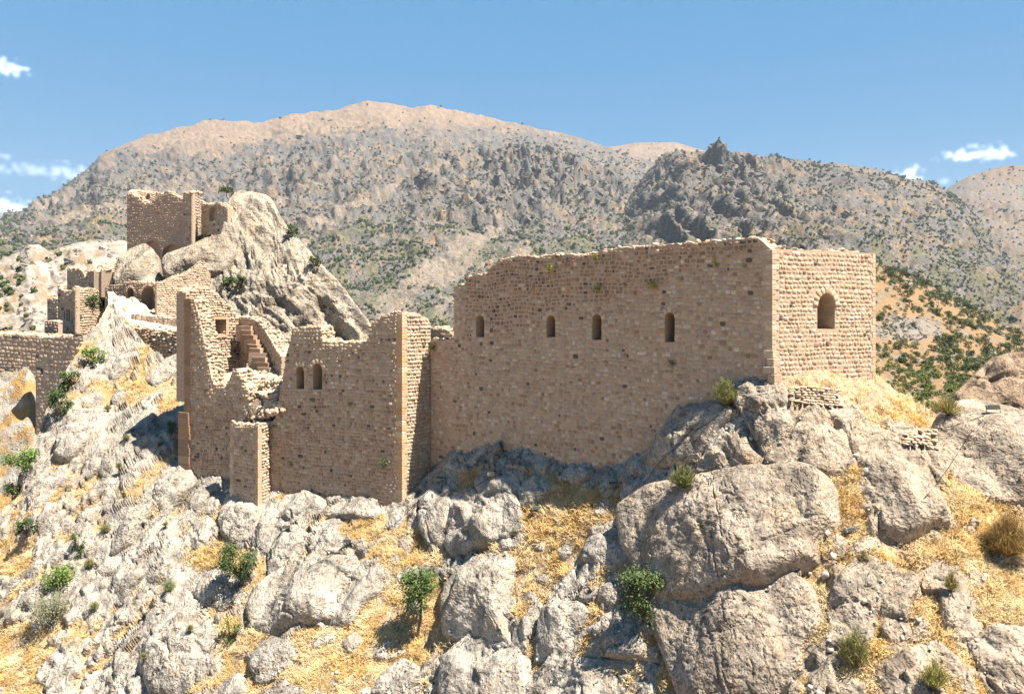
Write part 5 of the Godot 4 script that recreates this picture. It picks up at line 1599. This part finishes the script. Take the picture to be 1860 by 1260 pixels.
	var sh := sheet(196, 300, 1.6, 30, [[196, 528], [215, 535], [250, 546], [270, 560], [300, 562]], [[196, 572], [300, 600]], func(_x, _y, t): return lerpf(83.0, 89.5, t),
		func(p: Vector3, _x, _y, _t): return p + Vector3(0, 0.7, 0.5) * (N.fine.get_noise_3d(p.x * 0.4, p.y * 0.4, p.z * 0.4) * 0.8 + N.block.get_noise_3d(p.x * 2.0, p.y * 2.0, p.z * 2.0) * 0.2),
		func(p: Vector3, _x, _y, _t):
			var k: float = 1.0 + N.col.get_noise_3d(p.x, p.y, p.z) * 0.35
			return Color(0.64 * k, 0.57 * k, 0.48 * k))
	put("rubble_surface", sh.mesh, M.earth, rs)
	var posts := thing("path_railing", at(240, 585, 77), "thin dark iron railing posts along the white castle path", "railing")
	for q in [[229, 590, 572, 76.5], [246, 592, 576, 76], [268, 594, 579, 75.5], [296, 597, 582, 75], [325, 600, 584, 74], [206, 566, 548, 82], [303, 570, 562, 84]]:
		var c := CylinderMesh.new()
		c.top_radius = 0.03
		c.bottom_radius = 0.03
		c.height = (q[1] - q[2]) / F * q[3] + 0.2
		c.radial_segments = 6
		put("post", c, M.iron, posts).position = at(q[0], (q[1] + q[2]) / 2.0, q[3]) - posts.position

# ------------------------------------------------------------------ plants
func tube(f: Flat, pts: Array, r0: float, r1: float, sides := 5):
	for i in pts.size() - 1:
		var a: Vector3 = pts[i]
		var b: Vector3 = pts[i + 1]
		var d := (b - a).normalized()
		var x := d.cross(Vector3(0.3, 0.2, 1.0)).normalized()
		var y := d.cross(x)
		var ra := lerpf(r0, r1, float(i) / (pts.size() - 1))
		var rb := lerpf(r0, r1, float(i + 1) / (pts.size() - 1))
		for k in sides:
			var c0 := x * cos(TAU * k / sides) + y * sin(TAU * k / sides)
			var c1 := x * cos(TAU * (k + 1) / sides) + y * sin(TAU * (k + 1) / sides)
			f.quad(a + c0 * ra, b + c0 * rb, b + c1 * rb, a + c1 * ra)

# crown: half width, height, centre height; clumps of small leaves carried on limbs
func leafy(called: String, label: String, category: String, base: Vector3, trunk_h: float, lean: Vector3, crown: Vector3, leaves: int, col: Color, leaf := 0.075, group := "", clump_n := 16):
	var r := RandomNumberGenerator.new()
	r.seed = int(absf(base.x * 91.0) + absf(base.y * 57.0)) + leaves
	var o := thing(called, base, label, category, group)
	crown *= 1.28
	leaves = int(leaves * 1.45)
	if category == "bush":
		trunk_h = 0.12
		crown.z = crown.y * 0.62
	var wood := Flat.new()
	var top := lean + Vector3(0, trunk_h, 0)
	var bend := top * 0.5 + Vector3(r.randf_range(-0.1, 0.1), 0, r.randf_range(-0.1, 0.1)) * trunk_h
	tube(wood, [Vector3(0, -0.4, 0), bend * 0.5, bend, top], 0.05 + trunk_h * 0.025, 0.03 + trunk_h * 0.01, 6)
	var clumps := []
	for k in clump_n:
		var d := Vector3(r.randf_range(-1, 1), r.randf_range(-0.75, 1), r.randf_range(-1, 1)).normalized() * pow(r.randf_range(0.25, 1.0), 0.5)
		var c := top + Vector3(0, crown.z, 0) + d * Vector3(crown.x, crown.y, crown.x) * 0.78
		clumps.append(c)
		tube(wood, [top, top.lerp(c, 0.5) + Vector3(0, 0.06, 0), c], 0.028, 0.008, 4)
	put("trunk", wood.done(), M.bark, o)
	var f := Flat.new()
	for k in leaves:
		var cc: Vector3 = clumps[r.randi_range(0, clump_n - 1)]
		var c := cc + Vector3(r.randfn(), r.randfn() * 0.85, r.randfn()) * crown.x * 0.17
		var a := Vector3(r.randf() - 0.5, r.randf() - 0.6, r.randf() - 0.5).normalized()
		var b := a.cross(Vector3(r.randf() - 0.5, 1, r.randf() - 0.5)).normalized()
		var q := leaf * r.randf_range(0.6, 1.25)
		var g := r.randf_range(0.65, 1.35)
		var cl := Color(col.r * g * r.randf_range(0.85, 1.2), col.g * g, col.b * g)
		f.quad(c, c + a * q * 0.6 + b * q * 0.4, c + a * q * 1.3, c + a * q * 0.6 - b * q * 0.4, cl)
	put("crown", f.done(), M.leaf, o)
	return o

# broom: many thin stems fanning from one root
func broom(called: String, label: String, category: String, base: Vector3, w: float, h: float, stems: int, col: Color, droop := 0.25, group := ""):
	var r := RandomNumberGenerator.new()
	r.seed = int(absf(base.x * 71.0) + absf(base.y * 39.0)) + stems
	var o := thing(called, base, label, category, group)
	var f := Flat.new()
	for k in stems:
		var an := r.randf() * TAU
		var sp := pow(r.randf(), 0.5)
		var tip := Vector3(cos(an) * w * sp, h * (1.0 - 0.72 * sp * sp) * r.randf_range(0.7, 1.1), sin(an) * w * sp)
		var midp := Vector3(tip.x * 0.60, tip.y * (0.50 + droop * 0.2), tip.z * 0.60)
		var side := Vector3(-sin(an), 0, cos(an)).rotated(Vector3.UP, r.randf_range(-1.2, 1.2)) * r.randf_range(0.007, 0.015)
		var g := r.randf_range(0.65, 1.35)
		var c := Color(col.r * g, col.g * g * r.randf_range(0.92, 1.08), col.b * g)
		f.quad(side * -1.0, midp - side, midp + side, side, c)
		f.tri(midp - side, tip, midp + side, c)
		for j in 3:      # side twigs
			var p := midp.lerp(tip, r.randf_range(0.0, 0.8))
			var q := p + Vector3(r.randf_range(-1, 1), r.randf_range(0.2, 1.2), r.randf_range(-1, 1)).normalized() * r.randf_range(0.08, 0.2) * h
			f.tri(p - side * 0.8, q, p + side * 0.8, c)
	put("stems", f.done(), M.leaf, o)
	var wd := Flat.new()
	for k in 4:
		var an := TAU * k / 4.0 + r.randf()
		tube(wd, [Vector3(0, -0.25, 0), Vector3(cos(an) * w * 0.10, h * 0.15, sin(an) * w * 0.10), Vector3(cos(an) * w * 0.25, h * 0.42, sin(an) * w * 0.25)], 0.025, 0.008, 4)
	put("woody_base", wd.done(), M.bark, o)
	return o

func on_rock(px: float, py: float, nearer := 0.0) -> Vector3:
	return at(px, py, surf(px, py) - nearer * 0.3)

func build_plants():
	var green := Color(0.070, 0.115, 0.036)
	var dark := Color(0.050, 0.085, 0.030)
	var olive := Color(0.20, 0.205, 0.085)
	var bright := Color(0.115, 0.185, 0.045)
	leafy("small_tree", "small green tree with a bare leaning trunk standing in golden grass", "tree", on_rock(757, 1155), 1.75, Vector3(0.22, 0, 0.1), Vector3(0.92, 0.98, 0.62), 2600, green, 0.10, "", 22)
	leafy("small_tree", "dark green bushy tree growing between boulders below the buttress", "tree", on_rock(440, 1062), 0.5, Vector3(-0.25, 0, 0.1), Vector3(0.95, 1.25, 0.8), 2400, dark, 0.095, "", 18)
	leafy("leafy_bush", "glossy dark green bush at the foot of the huge scored boulder", "bush", on_rock(1168, 1125, 0.3), 0.35, Vector3(0, 0, 0.1), Vector3(0.92, 1.25, 1.05), 2600, Color(0.062, 0.092, 0.034), 0.085, "", 20)
	leafy("leafy_bush", "thin green sapling in the grassy gully beside the rounded boulder", "bush", on_rock(418, 1165), 0.35, Vector3.ZERO, Vector3(0.55, 0.75, 0.5), 330, green, 0.095, "", 12)
	leafy("leafy_bush", "dense leafy green bush high on the left slope below the rubble wall", "bush", on_rock(168, 658), 0.3, Vector3.ZERO, Vector3(0.85, 0.6, 0.45), 900, bright, 0.12)
	leafy("leafy_bush", "long dark green bush on the edge of the left slope beside the wall tower", "bush", on_rock(100, 760), 0.3, Vector3(0.2, 0, 0), Vector3(0.8, 1.3, 0.9), 1300, dark, 0.12)
	leafy("leafy_bush", "green bush above the dark bush on the edge of the slope", "bush", on_rock(124, 705), 0.3, Vector3.ZERO, Vector3(0.7, 0.8, 0.5), 700, green, 0.12)
	leafy("leafy_bush", "vivid green bush hanging on the lower slope edge", "bush", on_rock(42, 850), 0.3, Vector3.ZERO, Vector3(1.0, 0.75, 0.5), 1300, bright, 0.12)
	leafy("leafy_bush", "small round green bush under the vivid bush on the slope edge", "bush", on_rock(22, 902), 0.25, Vector3.ZERO, Vector3(0.55, 0.5, 0.35), 600, dark, 0.11)
	leafy("leafy_bush", "wide fresh green bush above the grey bush low on the left slope", "bush", on_rock(112, 1062), 0.3, Vector3.ZERO, Vector3(0.95, 0.65, 0.45), 1500, bright, 0.095)
	leafy("leafy_bush", "grey-green domed bush low on the left slope", "bush", on_rock(95, 1128), 0.25, Vector3.ZERO, Vector3(1.0, 0.85, 0.55), 2100, Color(0.155, 0.165, 0.105), 0.07, "", 26)
	leafy("leafy_bush", "narrow dark bush in a crack of the left slope", "bush", on_rock(137, 1010), 0.3, Vector3(0.1, 0, 0), Vector3(0.4, 0.9, 0.5), 600, dark, 0.09)
	leafy("leafy_bush", "dark bush in the shadow of the undercut rock on the left", "bush", on_rock(48, 975), 0.3, Vector3.ZERO, Vector3(0.6, 0.7, 0.4), 700, dark, 0.10)
	leafy("leafy_bush", "little green bush beside the reddish corner of the front wall", "bush", on_rock(311, 787), 0.2, Vector3.ZERO, Vector3(0.3, 0.5, 0.3), 260, dark, 0.10)
	leafy("leafy_bush", "little dark bush in the rocks below the reddish corner", "bush", on_rock(293, 828), 0.2, Vector3.ZERO, Vector3(0.3, 0.5, 0.3), 260, dark, 0.10)
	leafy("leafy_bush", "green bush on the edge of the rock beside the castle path", "bush", at(168, 562, 76.5), 0.3, Vector3.ZERO, Vector3(0.7, 0.8, 0.5), 420, dark, 0.16)
	broom("broom_shrub", "feathery olive broom growing where the long wall meets the boulder", "shrub", on_rock(1318, 735, 0.1), 0.72, 1.35, 620, olive, 0.5)
	broom("broom_shrub", "broom shrub in the cleft between the rock slab and the huge boulder", "shrub", on_rock(1242, 884, 0.1), 0.80, 1.05, 620, Color(0.145, 0.15, 0.062), 0.2)
	broom("broom_shrub", "pale green grass-like shrub on top of a sloping slab on the left", "shrub", on_rock(307, 1073), 0.45, 0.75, 330, Color(0.20, 0.24, 0.10), 0.2)
	broom("broom_shrub", "olive shrub on the earth mound beyond the end wall", "shrub", on_rock(1722, 752, 0.1), 0.85, 0.9, 420, Color(0.26, 0.22, 0.095), 0.2)
	broom("broom_shrub", "big dry brown bush under the smooth tan boulder", "shrub", on_rock(1832, 1010, 0.2), 1.05, 1.75, 900, Color(0.26, 0.175, 0.07), 0.4)
	broom("broom_shrub", "spiky tuft in front of the broken two-lobed rock", "shrub", on_rock(1728, 1072, 0.1), 0.30, 0.72, 160, Color(0.24, 0.20, 0.075))
	broom("broom_shrub", "small green tuft on top of the upright flat-topped boulder", "shrub", on_rock(1570, 1018, 0.1), 0.28, 0.36, 170, Color(0.20, 0.19, 0.08))
	broom("broom_shrub", "thin wiry shrub below the upright flat-topped boulder", "shrub", on_rock(1553, 1210, 0.2), 0.62, 1.35, 420, Color(0.19, 0.18, 0.075))
	broom("broom_shrub", "fan of green-gold grass stems on the lowest right slab", "shrub", on_rock(1700, 1250, 0.2), 0.52, 1.0, 300, Color(0.26, 0.24, 0.085))
	for q in [[195, 745, 0.35, 0.6], [228, 798, 0.4, 0.5], [170, 1105, 0.4, 0.5], [215, 850, 0.3, 0.5], [190, 965, 0.5, 0.6], [345, 1145, 0.3, 0.4], [160, 1030, 0.5, 0.7], [300, 955, 0.3, 0.35], [260, 1195, 0.3, 0.35]]:
		broom("broom_shrub", "small sparse green-brown tuft rooted in a crack of the left slope", "shrub", on_rock(q[0], q[1], 0.05), q[2], q[3], 170, Color(0.19, 0.19, 0.08), 0.2, "sparse tufts in the left slope's cracks")
	# bushes on the crag
	for q in [[414, 522], [436, 522], [571, 486], [531, 428]]:
			leafy("leafy_bush", "small round bush clinging to the leaning limestone crag", "bush", on_rock(q[0], q[1]), 0.2, Vector3.ZERO, Vector3(0.7, 0.7, 0.4), 300, dark, 0.2, "bushes on the crag")
	leafy("small_tree", "tiny lone tree on the very top of the crag", "tree", on_rock(411, 352), 0.1, Vector3.ZERO, Vector3(0.9, 0.4, 0.3), 260, dark, 0.2)
	# plants rooted in the walls
	var L := Wall.new(Vector2(780, 49.77), Vector2(1403, 35.45))
	var W := Wall.new(Vector2(335, 55.5), Vector2(730, 47.8))
	for q in [[1001, 488, 0.26, true], [1088, 526, 0.26, true], [1188, 518, 0.28, true], [1084, 466, 0.18, true], [1302, 480, 0.16, true], [1135, 516, 0.10, true]]:
		wall_plant(L, q[0], q[1], q[2], Color(0.30, 0.26, 0.045), "yellow-flowering plant rooted high in the long wall", "yellow plants in the long wall")
	wall_plant(L, 1222, 660, 0.18, dark, "dark green plant in the long wall below its rightmost slit window", "")
	wall_plant(W, 697, 842, 0.34, dark, "dark plant low in the tower wall near its dressed corner", "")
	for q in [[637, 733], [528, 842]]:
		wall_plant(W, q[0], q[1], 0.17, dark, "small dark plant in the tower's front wall", "small plants in the tower wall")
	wall_plant(L, 788, 632, 0.26, Color(0.08, 0.12, 0.03), "green plant in the angle between the tower and the long wall", "")

func wall_plant(w: Wall, px: float, py: float, s: float, col: Color, label: String, group: String):
	var h := w.hit(px, py)
	s *= 1.45
	var o := thing("wall_plant", w.pos(h.x, h.y, 0.02), label, "plant", group)
	var r := RandomNumberGenerator.new()
	r.seed = int(px * 3 + py)
	var f := Flat.new()
	for k in 150:
		var d := (w.n * r.randf_range(0.1, 1.0) + w.u * r.randf_range(-1, 1) + Vector3(0, r.randf_range(-0.7, 1), 0)).normalized()
		var p := d * s * pow(r.randf(), 0.5)
		var a := Vector3(r.randf() - 0.5, r.randf() - 0.5, r.randf() - 0.5).normalized()
		var b := a.cross(d).normalized()
		var q := s * r.randf_range(0.12, 0.24)
		var g := r.randf_range(0.6, 1.4)
		var c := Color(col.r * g, col.g * g, col.b * g)
		if col.r > 0.2 and r.randf() < 0.45: c = Color(0.09 * g, 0.13 * g, 0.03 * g)
		f.quad(p, p + a * q * 0.5 + b * q * 0.35, p + a * q, p + a * q * 0.5 - b * q * 0.35, c)
	put("leaves", f.done(), M.leaf, o)
	var st := Flat.new()
	for k in 7:
		var d := (w.n * 0.7 + w.u * r.randf_range(-0.8, 0.8) + Vector3(0, r.randf_range(-0.4, 0.9), 0)).normalized()
		tube(st, [d * -0.1 * s, d * s * 0.8], 0.008, 0.004, 3)
	put("stalks", st.done(), M.bark, o)

# ------------------------------------------------------------------ small things
func floodlight(px: float, py: float, turn: float, label: String):
	var p := on_rock(px, py + 6, 0.05)
	var o := thing("floodlight", p, label, "floodlight")
	o.rotation.y = turn
	var f := Flat.new()      # housing: a flat tapered box tipped upwards
	var tip := Basis(Vector3(1, 0, 0), -0.35)
	var lo := PackedVector3Array()
	for q in [Vector3(-0.26, 0, -0.10), Vector3(-0.26, 0, 0.13), Vector3(0.26, 0, 0.13), Vector3(0.26, 0, -0.10)]:
		lo.append(tip * q + Vector3(0, 0.12, 0))
	f.prism(lo, tip * Vector3(0, 0.17, 0))
	put("housing", f.done(), M.lamp_grey, o)
	var g := Flat.new()
	g.box(tip * Vector3(0, 0.085, 0.14) + Vector3(0, 0.12, 0), tip * Vector3(0.23, 0, 0), tip * Vector3(0, 0.072, 0), tip * Vector3(0, 0, 0.012))
	put("glass_front", g.done(), M.lamp_dark, o)
	var b := Flat.new()
	for s in [-1.0, 1.0]:
		b.box(Vector3(s * 0.275, 0.08, 0), Vector3(0.008, 0, 0), Vector3(0, 0.12, 0), Vector3(0, 0, 0.02))
	b.box(Vector3(0, -0.03, 0), Vector3(0.28, 0, 0), Vector3(0, 0.01, 0), Vector3(0, 0, 0.025))
	put("bracket", b.done(), M.lamp_dark, o)

func cable(pts: Array, label: String, r := 0.013):
	var W := []
	for i in pts.size() - 1:
		var a := Vector2(pts[i][0], pts[i][1])
		var b := Vector2(pts[i + 1][0], pts[i + 1][1])
		var n := maxi(2, int(a.distance_to(b) / 7.0))
		for k in n:
			var q := a.lerp(b, float(k) / n)
			W.append(on_rock(q.x, q.y, 0.09))
	# taut: pull each point towards the mean of its neighbours but never into the rock
	for it in 6:
		for i in range(1, W.size() - 1):
			var m: Vector3 = (W[i - 1] + W[i + 1]) * 0.5
			if m.length() < W[i].length() + 0.02 or it < 3:
				W[i] = W[i].lerp(m, 0.5)
	var o := thing("cable", W[0], label, "cable")
	var f := Flat.new()
	var L := []
	for p in W: L.append(p - W[0])
	tube(f, L, r, r, 5)
	put("cable_run", f.done(), M.cable, o)

func dry_wall(label: String, px0: float, px1: float, top: Array, bot: Array, n_rows: int):
	var d := surf((px0 + px1) / 2, (tab(bot, px0) + tab(bot, px1)) / 2)
	var o := thing("dry_stone_wall", at((px0 + px1) / 2, tab(bot, (px0 + px1) / 2), d), label, "wall")
	for r in n_rows:
		var px := px0 + rng.randf_range(0, 3)
		while px < px1:
			var wpx := rng.randf_range(6, 13)
			var t := (r + 0.5) / n_rows
			var py := lerpf(tab(bot, px), tab(top, px), t)
			var dd := surf(px, py) - 0.06
			var hpx := (tab(bot, px) - tab(top, px)) / n_rows
			var b := Basis.from_scale(Vector3(wpx / F * dd * 0.98, hpx / F * dd * 1.05, 0.35))
			b = Basis(Vector3(0, 0, 1), rng.randf_range(-0.12, 0.12)) * b
			var s := put("stone", unit_meshes[rng.randi_range(10, 17)], tone_mat(pick(TAN)), o)
			s.transform = Transform3D(b, at(px + wpx / 2, py, dd) - Vector3(0, 0, 0.15) - o.position)
			px += wpx

func build_small_things():
	floodlight(1257, 772, 0.3, "pale floodlight on the slab beside the long wall")
	floodlight(1114, 879, 0.0, "pale floodlight on the small rock left of the huge boulder")
	floodlight(1545, 966, 0.4, "pale floodlight lying in the grass by the upright boulder")
	floodlight(1805, 742, -0.2, "floodlight on top of the big smooth tan boulder")
	floodlight(800, 868, -0.3, "floodlight on the rock next to the tower's corner")
	floodlight(894, 862, 0.2, "floodlight on the rock at the foot of the long wall")
	floodlight(975, 924, 0.1, "floodlight in dry grass below the long wall")
	floodlight(520, 957, 0.2, "floodlight on the boulder below the tower wall")
	floodlight(632, 983, -0.2, "floodlight on the grassy rock below the two-windowed tower")
	cable([[1257, 780], [1225, 815], [1190, 845], [1180, 870], [1140, 902]], "black cable drooping from the slab's floodlight to the small rocks")
	cable([[1262, 782], [1300, 760], [1322, 735], [1360, 720], [1425, 710]], "black cable looping over the rounded boulder at the wall corner")
	cable([[1500, 722], [1530, 730], [1575, 763], [1620, 775], [1680, 780], [1730, 775], [1795, 752]], "black cable crossing the earth mound to the boulder-top floodlight")
	cable([[1795, 754], [1760, 790], [1730, 840], [1690, 895], [1640, 940], [1600, 968], [1553, 972]], "long black cable running down from the boulder-top floodlight")
	cable([[1100, 890], [1075, 910], [1050, 930], [1010, 938], [985, 930]], "black cable sagging across the golden grass")
	cable([[970, 928], [945, 925], [915, 895], [900, 870]], "black cable from the grass floodlight up to the rock")
	cable([[888, 868], [860, 885], [835, 902], [815, 880], [802, 872]], "black cable hanging between the two rock floodlights")
	cable([[795, 875], [770, 900], [720, 950], [680, 975], [640, 988]], "black cable slanting past the tower's corner")
	cable([[628, 990], [600, 1010], [560, 1030], [545, 1035]], "black cable ending below the two-windowed tower")
	cable([[333, 1030], [345, 1055], [375, 1072], [405, 1070], [428, 1050]], "black cable looped over the small boulders by the dark tree")
	var pl := thing("plank", on_rock(1515, 944, 0.05), "weathered wooden plank lying on grass beside the huge boulder", "plank")
	pl.rotation = Vector3(0.2, 0.1, 0.42)
	var pf := Flat.new()
	pf.box(Vector3.ZERO, Vector3(0.42, 0, 0), Vector3(0, 0.03, 0), Vector3(0, 0, 0.07))
	pf.box(Vector3(0.40, 0.031, 0), Vector3(0.05, 0, 0), Vector3(0, 0.008, 0), Vector3(0, 0, 0.06))
	put("board", pf.done(), M.old_wood, pl)
	dry_wall("little dry-stone wall of flat stones below the end wall", 1432, 1522, [[1432, 703], [1470, 700], [1522, 708]], [[1432, 728], [1470, 736], [1522, 738]], 7)
	dry_wall("rough stones stacked between two boulders on the right", 1640, 1698, [[1640, 783], [1698, 778]], [[1640, 808], [1698, 818]], 6)
	# loose stones lying about
	var rr := RandomNumberGenerator.new()
	rr.seed = 99
	var sp := []
	for k in 1100:
		var px := rr.randf_range(250, 1860)
		var py := rr.randf_range(maxf(crest(px) + 25, 690), 1290)
		var p := on_rock(px, py)
		if -p.z < ground(px, py) - 0.5: continue
		var z := rr.randf_range(0.04, 0.11) * (1.0 + 1.5 * pow(rr.randf(), 8.0))
		var l := rr.randf_range(0.40, 0.62)
		var b := Basis(Vector3(rr.randf() - 0.5, rr.randf() - 0.5, rr.randf() - 0.5).normalized(), rr.randf() * TAU) * Basis.from_scale(Vector3(z * 1.3, z, z))
		sp.append([Transform3D(b, p), Color(l, l * 0.95, l * 0.87)])
	scatter("loose_stones", unit_meshes[12], sp, slope, M.masonry)

# ------------------------------------------------------------------ dry grass
func tuft_mesh(s: int) -> ArrayMesh:
	var r := RandomNumberGenerator.new()
	r.seed = s
	var f := Flat.new()
	for k in 30:
		var an := r.randf() * TAU
		var sp := r.randf_range(0.15, 1.0)
		var root := Vector3(r.randf_range(-0.5, 0.5), -0.08, r.randf_range(-0.5, 0.5))
		var tip := root + Vector3(cos(an) * sp, r.randf_range(0.35, 1.0) * (1.15 - sp * 0.6), sin(an) * sp)
		var m := root.lerp(tip, 0.5) + Vector3(0, 0.16, 0)
		var sd := Vector3(-sin(an), 0, cos(an)) * r.randf_range(0.016, 0.032)
		var g := r.randf_range(0.75, 1.25)
		var c := Color(g, g * r.randf_range(0.95, 1.03), g)
		f.quad(root - sd, m - sd * 0.8, m + sd * 0.8, root + sd, c)
		f.tri(m - sd * 0.8, tip, m + sd * 0.8, c)
	return f.done()

func build_grass():
	var rr := RandomNumberGenerator.new()
	rr.seed = 41
	var sets := [[], [], []]
	for p in grass_spots:
		var w := to_px(p)
		var d := ground(w.x, w.y)
		if surf(w.x, w.y) < -p.z - 0.55: continue
		var patch: float = N.col.get_noise_3d(p.x * 0.55, p.y * 0.55, p.z * 0.55)
		var bare := sstep(1.0, 0.7, Vector2((w.x - 1530) / 130.0, (w.y - 700) / 60.0).length())
		if patch > 0.0 + 0.28 * rr.randf() or rr.randf() < bare * 0.85: continue
		var h := rr.randf_range(0.14, 0.34) * (1.0 + 0.5 * maxf(0.0, -patch))
		var b := Basis(Vector3.UP, rr.randf() * TAU) * Basis.from_scale(Vector3(h * 1.3, h, h * 1.3))
		b = Basis(Vector3(1, 0, 0), rr.randf_range(0.1, 0.6)) * b
		var g: float = rr.randf_range(0.8, 1.2) * (1.0 + N.col.get_noise_3d(p.x * 1.6, p.y * 1.6, p.z * 1.6) * 0.55)
		var c := Color(0.52, 0.36, 0.155).lerp(Color(0.58, 0.46, 0.27), sstep(-0.25, 0.25, N.col.get_noise_3d(p.x * 0.9 + 60.0, p.y * 0.9, p.z * 0.9)))
		c = Color(c.r * g, c.g * g * rr.randf_range(0.95, 1.05), c.b * g * rr.randf_range(0.8, 1.2))
		sets[rr.randi_range(0, 2)].append([Transform3D(b, p + Vector3(0, 0.02, 0)), c])
	for k in 3:
		scatter("dry_grass", tuft_mesh(60 + k), sets[k], slope, M.grass)
